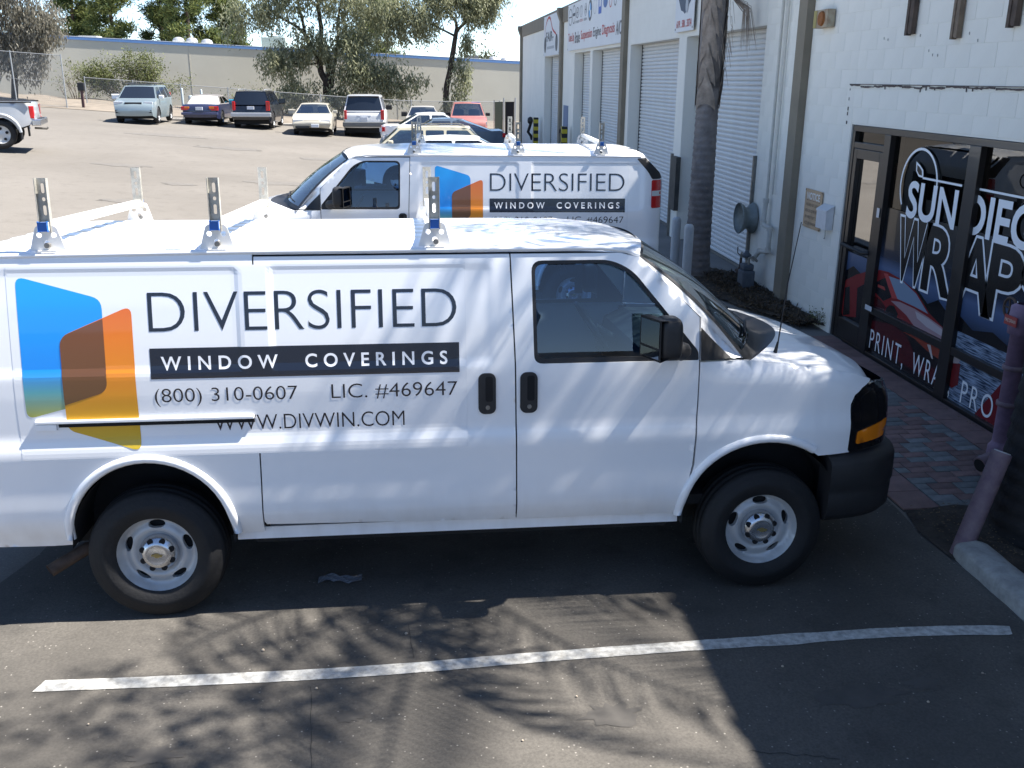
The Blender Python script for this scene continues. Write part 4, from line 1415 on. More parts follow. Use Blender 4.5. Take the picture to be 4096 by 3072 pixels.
shop_text('PROTECT', 2.02, .80, .075, .29, FW, .006, offset=-.004, spacing=1.3)
ring = []
for k in range(37):
    t = R(-15+k*232/36)
    ring.append((3.27+.345*math.cos(t)*-1, 1.90+.355*math.sin(t)))
rv = [];
for i, (a, b_) in enumerate(ring):
    d = np.array([a-3.27, b_-1.90]); d /= np.linalg.norm(d)
    rv.append((a+d[0]*.012, b_+d[1]*.012)); 
rv2 = [(2*3.27*0+a-(a-3.27)/.355*.024, b_-(b_-1.90)/.355*.024) for a, b_ in rv]
film('logo_ring', None, rv+rv2[::-1], .0055, FW, .5)
film('logo_line', None, [(3.20, 1.975), (3.20, 1.995), (2.50, 1.995), (2.50, 1.975)], .006, FW)
film('logo_line', None, [(2.22, 1.975), (2.22, 1.995), (.98, 1.995), (.98, 1.975)], .006, FW)
film('logo_leaf', None, [(3.19, 1.985), (3.28, 1.99), (3.345, 2.04), (3.36, 2.13), (3.28, 2.10), (3.21, 2.06)], .006, FW)
film('logo_leaf_eye', None, [(3.22, 2.005), (3.28, 2.01), (3.325, 2.045), (3.335, 2.10), (3.28, 2.08), (3.235, 2.05)], .0068, FD)
film('sticker', (.55, .58, .62), [(3.955, 1.50), (3.895, 1.50), (3.895, 1.60), (3.955, 1.60)], .055)
film('sticker', (.42, .46, .62), [(3.955, .50), (3.80, .50), (3.80, .555), (3.955, .555)], .055)

# ------------------------------------------------------------------ things fixed to the facade
t = thing('notice_sign', 'tan notice board with black lines of text on the cream wall', 'sign', (6.36, 5.565, 1.37))
MB().box(-.012, -.004, -.255, .255, -.235, .235, .002).build('board', M('tan_board', (.56, .40, .25), .7, noise=(6, .25)), t)
nf = lambda u, v: (-.0135, -u, v)
letters('heading', 'NOTICE', M('sign_white', (.75, .74, .70), .6), t, nf, (-.19, .115, .19, .195), offset=.03)
poly_shape('underline', NAVY, t, nf, [(-.20, .098), (.20, .098), (.20, .105), (-.20, .105)], .2)
NT = M('sign_text', (.10, .08, .06), .7)
for i, s_ in enumerate(('WE ARE NOT LIABLE', 'FOR LOSS OF PROPERTY', 'BY FIRE THEFT OR', 'ACT OF VANDALISM')):
    letters('text_line', s_, NT, t, nf, (-.21 if i % 2 else -.20, .03-i*.075, .21 if i % 2 else .18, .066-i*.075))
for (a, b_) in ((-.24, .22), (.24, .22), (-.24, -.22), (.24, -.22)):
    MB().cyl((-.012, a, b_), (-.018, a, b_), .006, n=8).build('screw', RUSTY, t)
t = thing('mailbox', 'small white metal mailbox fixed to the wall beside the shop door', 'mailbox', (6.36, 5.11, 1.355))
MB().prism([(-.002, -.15), (-.09, -.15), (-.09, .07), (-.002, .125)], 'y', -.14, .14).build('box_body', M('mailbox_white', (.66, .67, .68), .5, noise=(12, .1)), t)
MB().prism([(-.002, .132), (-.095, .074), (-.098, .05), (-.093, .05), (-.0905, .071), (-.002, .1255)], 'y', -.147, .147).build('lid', M('mailbox_lid', (.62, .63, .64), .5), t)
MB().tube([(-.03, -.02, -.15), (-.03, -.03, -.24), (-.02, .0, -.27), (-.01, .05, -.275)], .004, 6).build('hook', STEEL, t)
t = thing('alarm_box', 'rust streaked yellow alarm bell box high on the cream wall', 'alarm', (6.36, 5.69, 3.57))
MB().box(-.10, -.004, -.19, .19, -.10, .10, .006).build('case', M('alarm_cream', (.42, .38, .28), .6, noise=(7, .8, (.22, .10, .04))), t)
MB().cyl((-.10, -.05, 0), (-.125, -.05, 0), .085, .075, n=20).build('bell', M('rust_bell', (.33, .12, .03), .8, noise=(18, .5)), t)
MB().box(-.106, -.1005, .105, .185, -.095, .095).build('nameplate', M('alarm_yellow', (.36, .30, .10), .6), t)
WOOD = M('weathered_wood', (.115, .085, .068), .9, noise=(7, .5), bump=(20, .4))
for i, (yc, zb, w, lb) in enumerate(((3.66, 3.32, .065, 'weathered timber strip on the wall, the one nearest the alarm box'), (2.82, 3.255, .055, 'pale split timber strip on the wall, middle one of three'), (1.98, 3.315, .06, 'weathered timber strip on the wall, the one farthest from the alarm box'))):
    t = thing('timber_strip', lb, 'timber', (6.36, yc, zb), group='timber strips on the wall')
    wm_ = WOOD if i != 1 else M('pale_weathered_wood', (.22, .17, .125), .9, noise=(9, .4), bump=(20, .4))
    MB().prism([(-.05, 0), (-.002, 0), (-.002, 1.2), (-.05, 1.2)], 'y', -w, -w*.25).build('batten', wm_, t)
    MB().prism([(-.042, .012), (-.002, .012), (-.002, 1.2), (-.042, 1.2)], 'y', -w*.23, w*.3).build('batten', wm_, t)
    MB().prism([(-.05, -.01), (-.002, -.01), (-.002, 1.2), (-.05, 1.2)], 'y', w*.32, w).build('batten', wm_, t)
    MB().cyl((-.043, -w*.0, .35), (-.052, 0, .35), .012, n=8).build('bolt', RUSTY, t)
# banners over the far doors
VIN = M('banner_vinyl', (.72, .73, .74), .5, noise=(1.2, .06))
RTX = M('banner_red', (.50, .05, .04), .5); GTX = M('banner_grey', (.10, .10, .11), .5); LGT = M('banner_light_grey', (.40, .42, .45), .5)
def banner(name, lb, y0, y1, z0, z1, x=6.305):
    t = thing(name, lb, 'banner', (x, (y0+y1)/2, z0))
    MB().box(0, .012, -(y1-y0)/2, (y1-y0)/2, 0, z1-z0).build('sheet', VIN, t)
    for a in (-1, 1):
        for b_ in (.05, z1-z0-.05):
            MB().cyl((-.004, a*((y1-y0)/2-.05), b_), (.0, a*((y1-y0)/2-.05), b_), .02, n=8).build('eyelet', STEEL, t)
    yc = (y0+y1)/2
    return t, (lambda u, v, yc=yc, z0=z0: (-.004, -u-yc, v-z0))
def ell(cu, cv, a, b_, n=24): return [(cu+a*math.cos(2*math.pi*k/n), cv+b_*math.sin(2*math.pi*k/n)) for k in range(n)]
def ringp(nm, mat_, t, fn, cu, cv, a, b_, w):
    o = ell(cu, cv, a, b_); i_ = ell(cu, cv, a-w, b_-w)
    return poly_shape(nm, mat_, t, fn, o, 1.0, [i_])
t, fn = banner('fair_banner', 'white banner with a red car outline over the farthest roller door', 26.72, 30.42, 3.62, 4.94)
arc = catmull([(-30.15, 4.20), (-29.95, 4.55), (-29.4, 4.80), (-28.8, 4.78), (-28.2, 4.42), (-27.4, 4.24), (-27.15, 4.10)], 6)
wv = [(p[0], p[1]+.035+.05*math.sin(math.pi*i/len(arc))) for i, p in enumerate(arc)]
poly_shape('car_outline', RTX, t, fn, [tuple(p) for p in arc]+wv[::-1], .5)
letters('lettering', 'FAIR-', GTX, t, fn, (-29.75, 4.10, -28.0, 4.40), offset=.02)
for cu in (-30.0, -27.25): poly_shape('tyre_print', GTX, t, fn, ell(cu, 4.0, .28, .27), .5)
poly_shape('small_print', LGT, t, fn, [(-29.5, 3.84), (-27.8, 3.84), (-27.8, 3.93), (-29.5, 3.93)], .5)
t, fn = banner('service_banner', 'long white banner with car badges and red and grey service names', 17.0, 24.92, 3.67, 4.97)
u = -24.75
for s_, m_, w in (('TuneUp', RTX, 1.05), ('Brake', GTX, .85), ('Suspension', RTX, 1.75), ('Engine', GTX, 1.05), ('Diagnosis', RTX, 1.55), ('A/C', GTX, .6)):
    letters('lettering', s_, m_, t, fn, (u, 3.86, u+w, 4.16), offset=.012); u += w+.17
bx = -24.55
ringp('badge', GTX, t, fn, bx+.1, 4.62, .30, .24, .03); poly_shape('badge', GTX, t, fn, [(bx-.15, 4.60), (bx+.35, 4.60), (bx+.35, 4.63), (bx-.15, 4.63)], .5)
ringp('badge', GTX, t, fn, bx+.75, 4.66, .26, .26, .03); poly_shape('badge', GTX, t, fn, [(bx+.55, 4.62), (bx+.95, 4.62), (bx+.95, 4.70), (bx+.55, 4.70)], .5)
ringp('badge', GTX, t, fn, bx+1.35, 4.68, .24, .15, .03); letters('badge', 'H', GTX, t, fn, (bx+1.24, 4.60, bx+1.46, 4.76), shear=.3)
letters('badge_name', 'HYUNDAI', GTX, t, fn, (bx+1.05, 4.40, bx+1.7, 4.47))
ringp('badge', LGT, t, fn, bx+2.0, 4.68, .24, .16, .025); ringp('badge', LGT, t, fn, bx+2.0, 4.70, .09, .13, .02)
letters('badge_name', 'TOYOTA', RTX, t, fn, (bx+1.8, 4.40, bx+2.3, 4.47))
ringp('badge', LGT, t, fn, bx+2.7, 4.68, .18, .17, .025); letters('badge', 'H', GTX, t, fn, (bx+2.6, 4.58, bx+2.8, 4.78))
letters('badge_name', 'HONDA', GTX, t, fn, (bx+2.45, 4.40, bx+2.95, 4.47))
poly_shape('badge', GTX, t, fn, ell(bx+3.4, 4.62, .27, .27), .5)
for a0 in (0, 2): 
    poly_shape('badge_quarter', M('badge_blue', (.06, .30, .62), .5), t, lambda u, v, fn=fn: (fn(u, v)[0]-.003, fn(u, v)[1], fn(u, v)[2]), [(bx+3.4, 4.62)]+[(bx+3.4+.19*math.cos(R(a0*90+k*15)), 4.62+.19*math.sin(R(a0*90+k*15))) for k in range(7)], .5)
    poly_shape('badge_quarter', VIN, t, lambda u, v, fn=fn: (fn(u, v)[0]-.003, fn(u, v)[1], fn(u, v)[2]), [(bx+3.4, 4.62)]+[(bx+3.4+.19*math.cos(R(a0*90+90+k*15)), 4.62+.19*math.sin(R(a0*90+90+k*15))) for k in range(7)], .5)
ringp('badge', LGT, t, fn, bx+4.1, 4.68, .2, .2, .02)
poly_shape('badge', M('badge_cobalt', (.07, .14, .48), .5), t, fn, [(bx+4.6, 4.45), (bx+5.0, 4.45), (bx+5.0, 4.93), (bx+4.6, 4.93)], .5, [[(bx+4.68, 4.62), (bx+4.92, 4.62), (bx+4.92, 4.86), (bx+4.68, 4.86)]])
poly_shape('badge', M('badge_oval_blue', (.08, .15, .36), .5), t, fn, ell(bx+5.5, 4.70, .28, .15), .5)
ringp('badge', RTX, t, fn, bx+6.15, 4.70, .17, .19, .03)
ringp('badge', GTX, t, fn, bx+6.7, 4.70, .17, .19, .03)
letters('badge', 'A', RTX, t, fn, (bx+7.1, 4.60, bx+7.35, 4.85))
t, fn = banner('phone_poster', 'white poster with a dark car picture and a red phone number over the roller doors', 11.18, 12.38, 3.69, 4.62)
letters('lettering', '619 . 581. 3374', RTX, t, fn, (-12.25, 3.76, -11.3, 3.88), offset=.02)
poly_shape('car_print', M('poster_navy', (.045, .06, .10), .5), t, fn, [(-12.2, 4.25), (-12.0, 4.05), (-11.85, 4.02), (-11.75, 3.98), (-11.62, 4.02), (-11.5, 4.12), (-11.35, 4.2), (-11.3, 4.5), (-12.15, 4.55)], .5)
poly_shape('car_print', LGT, t, lambda u, v, fn=fn: (fn(u, v)[0]-.003,)+fn(u, v)[1:], ell(-11.62, 4.12, .09, .13), .5)
# old steel wheel used as a hose holder
t = thing('wheel_rim', 'old grey steel wheel rim hung on the wall above the gas meter', 'wheel rim', (6.355, 7.63, .98))
GRIM = M('grey_rim_paint', (.27, .30, .29), .6, metal=.3, noise=(9, .3))
MB().lathe([(.215, -.22), (.222, -.215), (.222, -.20), (.20, -.19), (.195, -.16), (.155, -.13), (.155, -.08), (.195, -.05), (.205, -.02), (.222, -.012), (.222, -.002), (.20, -.002)], (0, 0, 0), 'x', 32).build('barrel', GRIM, t)
MB().lathe([(.198, -.17), (.15, -.125), (.05, -.115), (0, -.115)], (0, 0, 0), 'x', 32).build('disc', GRIM, t)
t = thing('gas_meter', 'blue grey gas meter with regulator and pipes at the foot of the wall', 'meter', (6.14, 7.12, .06)); t.scale = (.78, .74, .88)
GM = M('meter_blue_grey', (.11, .13, .155), .6, noise=(10, .3))
MB().box(-.12, .12, -.15, .15, .0, .30, .035).build('meter_body', GM, t)
MB().box(-.10, .10, -.12, .12, .30, .40, .03).build('meter_head', GM, t)
mb = MB().tube([(0, .06, .38), (0, .06, .50), (.0, .15, .52), (0, .34, .52), (0, .36, .45), (0, .36, -.05)], .022, 8)
mb.tube([(0, -.08, .38), (0, -.08, .50), (.05, -.12, .52), (.15, -.10, .45)], .022, 8)
mb.tube([(0, .42, .18), (0, .42, -.08)], .02, 8)
mb.build('gas_pipe', M('pipe_cream', (.32, .30, .25), .6, noise=(12, .3)), t)
MB().lathe([(0, .48), (.07, .49), (.09, .53), (.05, .56), (.03, .60), (0, .60)], (0, .06, 0), 'z', 16).build('regulator', GM, t)
mb = MB().lathe([(0, .18), (.06, .18), (.075, .21), (.05, .25), (.028, .30), (.022, .44)], (0, .36, 0), 'z', 14)
mb.cyl((0, .25, .20), (0, .58, .20), .028, n=10)
mb.tube([(0, .36, .46), (0, .42, .47), (-.02, .52, .50), (-.03, .50, .60)], .010, 6)
mb.build('shutoff_valve', RUSTY, t)
# bollards
BOLW = M('bollard_white', (.62, .63, .63), .6, noise=(8, .12))
for (x, y_, m_, lb) in ((5.41, 8.28, M('bollard_grey_white', (.50, .53, .55), .6, noise=(8, .12)), 'dull white steel bollard nearer the roller door beside the palm trunk'), (5.39, 7.53, BOLW, 'bright white steel bollard in front of the palm trunk')):
    t = thing('bollard', lb, 'bollard', (x, y_, 0), group='white bollards by the palm')
    MB().lathe([(.068, 0), (.068, .85), (.062, .885), (.042, .908), (0, .915)], (0, 0, 0), 'z', 20).build('post', m_, t)
    MB().lathe([(.11, .005), (.11, .012), (.085, .035), (.07, .04)], (0, 0, 0), 'z', 20).build('footing', KERB, t)
STR = bpy.data.materials.new('hazard_stripes'); STR.use_nodes = True
nt = STR.node_tree; b0 = nt.nodes['Principled BSDF']; b0.inputs['Roughness'].default_value = .5
tc = nt.nodes.new('ShaderNodeTexCoord'); sp = nt.nodes.new('ShaderNodeSeparateXYZ'); nt.links.new(tc.outputs['Object'], sp.inputs[0])
ad = nt.nodes.new('ShaderNodeMath'); ad.operation = 'SUBTRACT'; nt.links.new(sp.outputs[2], ad.inputs[0]); nt.links.new(sp.outputs[1], ad.inputs[1])
mo = nt.nodes.new('ShaderNodeMath'); mo.operation = 'PINGPONG'; mo.inputs[1].default_value = .13; nt.links.new(ad.outputs[0], mo.inputs[0])
gt = nt.nodes.new('ShaderNodeMath'); gt.operation = 'GREATER_THAN'; gt.inputs[1].default_value = .065; nt.links.new(mo.outputs[0], gt.inputs[0])
mx = nt.nodes.new('ShaderNodeMix'); mx.data_type = 'RGBA'; mx.inputs[6].default_value = (.015, .015, .015, 1); mx.inputs[7].default_value = (.52, .42, .03, 1)
nt.links.new(gt.outputs[0], mx.inputs[0]); nt.links.new(mx.outputs[2], b0.inputs['Base Color'])
for (y_, lb) in ((31.15, 'yellow and black striped guard post by the farthest roller door'), (24.2, 'yellow and black striped guard post beside the blue side door')):
    t = thing('guard_post', lb, 'bollard', (6.15, y_, .005), group='striped guard posts')
    MB().box(-.09, .09, -.11, .11, 0, 1.46, .02).build('post', STR, t)
    MB().box(-.14, .14, -.15, .15, 0, .02).build('base_plate', STEEL, t)
for (y_, z_, lb) in ((25.1, 1.28, 'black box hung on the blue side door'), (33.6, 1.25, 'small black round lamp on the far end of the cream wall')):
    t = thing('wall_fixture', lb, 'fixture', (6.36, y_, z_))
    if y_ < 30:
        MB().box(-.20, -.022, -.16, .16, -.15, .15, .05).build('case', BLACKP, t)
        MB().cyl((-.2, 0, 0), (-.23, 0, 0), .06, n=12).build('knob', BLACKP, t)
    else:
        MB().lathe([(0, -.24), (.10, -.22), (.15, -.14), (.13, -.05), (.05, -.02)], (0, 0, 0), 'x', 16).build('lamp_head', BLACKP, t)
        MB().tube([(-.1, 0, -.1), (-.2, .05, -.45), (-.05, .3, -.62), (-.0, .4, -.75)], .06, 8).build('bracket', BLACKP, t)

# ------------------------------------------------------------------ standpipe and leaning post
PUR = M('faded_purple_paint', (.25, .165, .24), .65, noise=(9, .35), bump=(30, .2))
PUR2 = M('worn_purple_paint', (.145, .095, .12), .75, noise=(12, .75, (.26, .19, .19)), bump=(24, .35))
t = thing('fire_standpipe', 'faded purple fire standpipe with a valve wheel in front of the shop window', 'standpipe', (5.84, .50, 0))
mb = MB().lathe([(.062, .20), (.062, 1.13), (.075, 1.135), (.075, 1.16), (.062, 1.17)], (0, 0, 0), 'z', 20)
mb.build('riser', PUR, t)
MB().lathe([(.085, .16), (.085, .26), (.07, .28), (.062, .30)], (0, 0, 0), 'z', 20).build('collar', PUR, t)
MB().cyl((0, 0, .18), (-.17, -.05, .13), .06, .062, n=16).build('drain_elbow', PUR2, t)
MB().cyl((-.165, -.05, .13), (-.176, -.053, .128), .05, n=16).build('drain_bore', GAPM, t)
MB().lathe([(.05, -.12), (.085, -.10), (.09, 0), (.085, .10), (.05, .12)], (0, 0, 1.24), 'z', 20).build('tee', PUR, t)
MB().cyl((0, 0, 1.24), (.24, -.10, 1.24), .07, n=16).build('inlet', PUR, t)
vw = MB()
ring_ = [(-.02+.0, .13+.075*math.cos(2*math.pi*k/20), 1.30+.075*math.sin(2*math.pi*k/20)) for k in range(21)]
vw.tube(ring_, .010, 6, caps=False)
for k in range(5):
    a = 2*math.pi*k/5
    vw.tube([(-.02, .13, 1.30), (-.02, .13+.075*math.cos(a), 1.30+.075*math.sin(a))], .007, 5)
vw.cyl((-.02, .13, 1.30), (0, .02, 1.26), .012, n=8)
vw.build('valve_wheel', RUSTY, t)
MB().box(-.098, -.092, -.085, .06, 1.205, 1.275).build('plate', M('plate_red', (.30, .03, .03), .5), t)
letters('plate_text', 'FIRE DRAIN', M('plate_text', (.6, .55, .45), .6), t, lambda u, v: (-.1, -u, v), (-.05, 1.228, .075, 1.252))
ck = MB()
for k in range(16):
    z_ = .95-.022*k
    ck.lathe([(.008, -.004), (.013, 0), (.008, .004)], (.085+.003*(k % 2), -.035, z_), 'z' if k % 2 else 'x', 8)
ck.build('lock_chain', STEEL, t)
for z_ in (.88, .60):
    MB().lathe([(.066, -.02), (.078, -.015), (.078, .015), (.066, .02)], (0, 0, z_), 'z', 18).build('pipe_clamp', PUR2, t)
MB().tube([(.10, -.05, 1.0), (.10, -.05, .45)], .018, 8).build('side_pipe', PUR2, t)
t = thing('leaning_post', 'worn purple steel post leaning over beside the kerb end', 'bollard', (4.885, -.66, 0))
a, b_ = Vector((0, 0, -.02)), Vector((.245, .10, .655))
MB().cyl(a, b_, .062, .062, n=20).build('tube', PUR2, t)
d = (b_-a).normalized()
MB().cyl(b_-d*.03, b_+d*.006, .054, .05, n=20).build('concrete_fill', M('pale_concrete', (.55, .54, .50), .9, noise=(20, .2)), t)

# old stains and worn patches on the lot
STN = M('oil_stain', (.125, .114, .100), .9, noise=(5, .7, (.17, .155, .135)))
r9 = np.random.RandomState(17)
for (x, y, rx, ry) in ((-3.5, 11.5, .32, .10), (-2.2, 9.0, .22, .10), (-4.6, 15, .5, .12), (-6.5, 22, .8, .22), (-2.0, 20, .9, .2), (-5.0, 30, 1.3, .3), (-1.5, 28, 1.1, .25), (-8.0, 34, 1.5, .35), (-3.2, 7.4, .2, .10), (-4.2, 18.5, .4, .14)):
    n = 22
    V = [(x, y, gz(x, y)+dip(x, y)+.006)]
    for k in range(n):
        a = 2*math.pi*k/n; q = r9.uniform(.6, 1.15)
        px, py = x+rx*q*math.cos(a), y+2.2*ry*q*math.sin(a)
        V.append((px, py, gz(px, py)+dip(px, py)+.006))
    tag(MB().add(V, [(0, k+1, (k+1) % n+1) for k in range(n)]).build('road_stain', STN), kind='structure')

BST = M('bay_stain', (.058, .053, .047), .75, noise=(7, .7, (.088, .080, .071)))
for (x, y, rx, ry) in ((2.35, -2.05, .16, .09), (3.6, -2.02, .22, .10), (.25, -2.15, .12, .07), (1.65, -1.32, .10, .05), (3.95, -1.95, .10, .06), (1.1, -1.95, .08, .05)):
    n = 26
    V = [(x, y, .0062)]
    for k in range(n):
        a = 2*math.pi*k/n; q = r9.uniform(.55, 1.2)
        V.append((x+rx*q*math.cos(a), y+ry*q*math.sin(a), .0062))
    tag(MB().add(V, [(0, k+1, (k+1) % n+1) for k in range(n)]).build('road_stain', BST), kind='structure')

# ================================================================== vegetation
npr = np.random.RandomState(11)
def leaf_mat(name, c1, c2, trans=0.3, rough=0.6):
    if name in MATS: return MATS[name]
    m = bpy.data.materials.new(name); m.use_nodes = True
    nt = m.node_tree; L = nt.links
    b = nt.nodes['Principled BSDF']; out = nt.nodes['Material Output']
    b.inputs['Roughness'].default_value = rough
    b.inputs['Specular IOR Level'].default_value = .3
    ge = nt.nodes.new('ShaderNodeNewGeometry')
    mx = nt.nodes.new('ShaderNodeMix'); mx.data_type = 'RGBA'
    mx.inputs[6].default_value = tuple(c1)+(1,); mx.inputs[7].default_value = tuple(c2)+(1,)
    L.new(ge.outputs['Random Per Island'], mx.inputs[0])
    L.new(mx.outputs[2], b.inputs['Base Color'])
    tr = nt.nodes.new('ShaderNodeBsdfTranslucent'); L.new(mx.outputs[2], tr.inputs[0])
    ms = nt.nodes.new('ShaderNodeMixShader'); ms.inputs[0].default_value = trans
    L.new(b.outputs[0], ms.inputs[1]); L.new(tr.outputs[0], ms.inputs[2]); L.new(ms.outputs[0], out.inputs[0])
    MATS[name] = m
    return m

def leaf_cloud(name, mat_, parent, P, length, width, droop=0.5, jitter=.4):
    """P (n,3) leaf bases; droop 0 = any direction, 1 = hanging straight down"""
    n = len(P)
    d = npr.normal(size=(n, 3)); d /= np.linalg.norm(d, axis=1)[:, None]
    d = d*(1-droop)+np.array([0, 0, -1.0])*droop
    d /= np.linalg.norm(d, axis=1)[:, None]+1e-9
    q = npr.normal(size=(n, 3)); s = np.cross(d, q); s /= np.linalg.norm(s, axis=1)[:, None]+1e-9
    ln = length*(1+jitter*(npr.rand(n)-.5)*2)[:, None]; wd = width*(1+jitter*(npr.rand(n)-.5))[:, None]
    V = np.stack([P, P+d*ln*.45+s*wd*.5, P+d*ln, P+d*ln*.45-s*wd*.5], 1).reshape(-1, 3)
    F = np.arange(4*n).reshape(n, 4)
    return fast_mesh(name, V, F, mat_, parent)

def clumps(ells, per, spread, seed=0):
    """ells: (cx,cy,cz, rx,ry,rz, n_clumps); returns leaf base points gathered in clumps"""
    r = np.random.RandomState(seed)
    out = []
    for cx, cy, cz, rx, ry, rz, n in ells:
        u = r.normal(size=(n, 3)); u /= np.linalg.norm(u, axis=1)[:, None]
        rad = r.rand(n)**.45
        c = np.array([cx, cy, cz])+u*rad[:, None]*np.array([rx, ry, rz])
        for k in range(n):
            m = int(per*(.5+r.rand()))
            out.append(c[k]+r.normal(size=(m, 3))*np.array(spread)*(.6+.8*r.rand()))
    return np.concatenate(out)

BARK = M('eucalyptus_bark', (.060, .045, .036), .95, noise=(4, .5), bump=(12, .6, .03))
BARKP = M('pine_bark', (.075, .055, .042), .95, noise=(4, .4))
TWIG = M('dry_twig', (.16, .135, .11), .95, noise=(8, .3))
EUC = leaf_mat('eucalyptus_leaf', (.15, .165, .09), (.38, .385, .25), .52)
EUC2 = leaf_mat('eucalyptus_leaf_pale', (.075, .085, .050), (.17, .17, .11))
PINE = leaf_mat('pine_needles', (.035, .065, .022), (.18, .195, .06), .4)
PEP = leaf_mat('pepper_leaf', (.14, .135, .10), (.32, .295, .24), .5)
BUSH = leaf_mat('shrub_leaf', (.085, .105, .035), (.22, .24, .10), .4)
FROND = leaf_mat('palm_leaflet', (.035, .060, .020), (.085, .115, .045), .25)

def tree(name, label, cat, trunk_paths, bark, leaf, P, ln, wd, droop, group=None, crown='crown'):
    b = Vector(trunk_paths[0][0][0])
    t = thing(name, label, cat, b, group=group)
    mb = MB()
    for pts, rad in trunk_paths:
        cp = catmull([tuple(Vector(p)-b) for p in pts], 4)
        rr = list(np.interp(np.linspace(0, 1, len(cp)), np.linspace(0, 1, len(rad)), rad))
        mb.tube(cp, rr, 8)
    mb.build('trunk', bark, t)
    leaf_cloud(crown, leaf, t, P-np.array(b), ln, wd, droop)
    return t

# two eucalyptus trees in front of the beige wall
def rb(a, b_, n, sd, r0, r1):
    """a slightly crooked limb"""
    r = np.random.RandomState(sd)
    pts = [tuple(np.array(a)+(np.array(b_)-np.array(a))*t+(r.normal(size=3)*np.array([.10, .05, .03]) if 0 < t < 1 else 0)) for t in np.linspace(0, 1, n)]
    return (pts, list(np.linspace(r0, r1, n)))
lim = [rb((-3.16, 54.6, .3), (-3.45, 54.7, 2.6), 4, 1, .30, .24), rb((-3.45, 54.7, 2.5), (-4.6, 54.9, 5.2), 5, 2, .20, .13), rb((-3.45, 54.7, 2.5), (-3.75, 54.8, 7.4), 6, 3, .20, .09),
       rb((-3.2, 54.7, 2.2), (-2.4, 54.9, 7.2), 5, 4, .12, .06), rb((-4.6, 54.9, 5.2), (-6.6, 54.6, 6.6), 5, 5, .10, .04), rb((-4.6, 54.9, 5.2), (-5.0, 54.9, 8.6), 5, 6, .10, .05),
       rb((-3.3, 54.5, 1.9), (-1.7, 54.2, 3.2), 4, 7, .07, .03), rb((-3.75, 54.8, 7.0), (-1.2, 54.6, 8.3), 5, 8, .07, .03), rb((-6.0, 54.7, 6.1), (-8.4, 54.6, 6.0), 5, 9, .05, .02), rb((-4.0, 54.7, 3.6), (-6.3, 54.3, 3.6), 5, 10, .06, .02)]
P = .0+clumps([(-6.6, 54.4, 6.6, 2.4, 1.4, 1.3, 120), (-4.6, 54.4, 8.2, 2.2, 1.5, 1.6, 140), (-1.6, 54.4, 7.0, 2.4, 1.5, 1.6, 165), (0.4, 54.4, 5.8, 1.6, 1.2, 1.3, 75), (-2.2, 54.2, 4.6, 1.7, 1.0, 1.2, 110),
            (-6.0, 54.2, 3.7, 1.6, .9, 1.0, 75), (-5.0, 54.0, 2.0, 1.4, .7, .8, 55), (-1.2, 53.9, 3.0, 1.9, .8, .9, 120), (.9, 53.9, 2.4, 1.7, .7, 1.0, 60), (-2.4, 53.7, 1.5, 1.4, .6, .7, 50), (-4.4, 54.2, 4.6, 1.0, .8, 1.0, 50), (-8.6, 54.4, 5.9, 1.0, .8, .8, 18)], 33, (.17, .17, .30), 3)
tree('eucalyptus_tree', 'large many stemmed eucalyptus with drooping leaves between the parked cars', 'tree', lim, BARK, EUC, P, .25, .075, .55)
lim = [rb((3.46, 54.2, .2), (4.05, 54.3, 4.3), 5, 21, .20, .15), rb((4.05, 54.3, 4.2), (4.3, 54.3, 5.6), 3, 22, .16, .12), rb((4.3, 54.3, 5.5), (5.9, 54.3, 7.4), 5, 23, .10, .04), rb((4.3, 54.3, 5.5), (3.4, 54.3, 7.8), 5, 24, .10, .04), rb((4.2, 54.3, 5.2), (2.2, 54.2, 6.2), 5, 25, .07, .03)]
P = clumps([(4.0, 54.2, 7.4, 2.6, 1.4, 1.3, 135), (1.9, 54.1, 6.0, 1.7, 1.1, 1.2, 85), (5.6, 54.1, 6.6, 1.3, 1.0, .9, 80), (4.6, 54.0, 3.0, .7, .5, 1.6, 24), (6.6, 54.1, 7.2, .9, .7, .7, 14), (4.9, 54.0, 4.7, .6, .5, .6, 12), (3.9, 53.9, 1.3, .6, .4, .6, 12)], 42, (.17, .17, .30), 5)
tree('eucalyptus_tree', 'slim eucalyptus with a dark leaning trunk behind the red truck', 'tree', lim, BARK, EUC, P, .25, .075, .55)
# drooping pepper tree at the left edge
lim = [rb((-19.9, 50.5, 1.1), (-19.4, 50.6, 4.0), 4, 31, .20, .14), rb((-19.4, 50.6, 4.0), (-18.2, 50.6, 6.0), 4, 32, .12, .05), rb((-19.4, 50.6, 3.8), (-20.8, 50.6, 6.2), 4, 33, .12, .05)]
P = clumps([(-19.4, 50.4, 6.3, 2.6, 1.5, 2.0, 150), (-17.9, 50.2, 5.1, 1.2, 1.0, 1.3, 60), (-18.9, 50.2, 3.6, 1.1, .9, 1.2, 42), (-20.4, 50.2, 4.0, 1.0, .9, 1.4, 40)], 55, (.16, .16, .34), 7)
tree('pepper_tree', 'grey green drooping pepper tree at the left end of the far wall', 'tree', lim, BARK, PEP, P, .22, .065, .65)
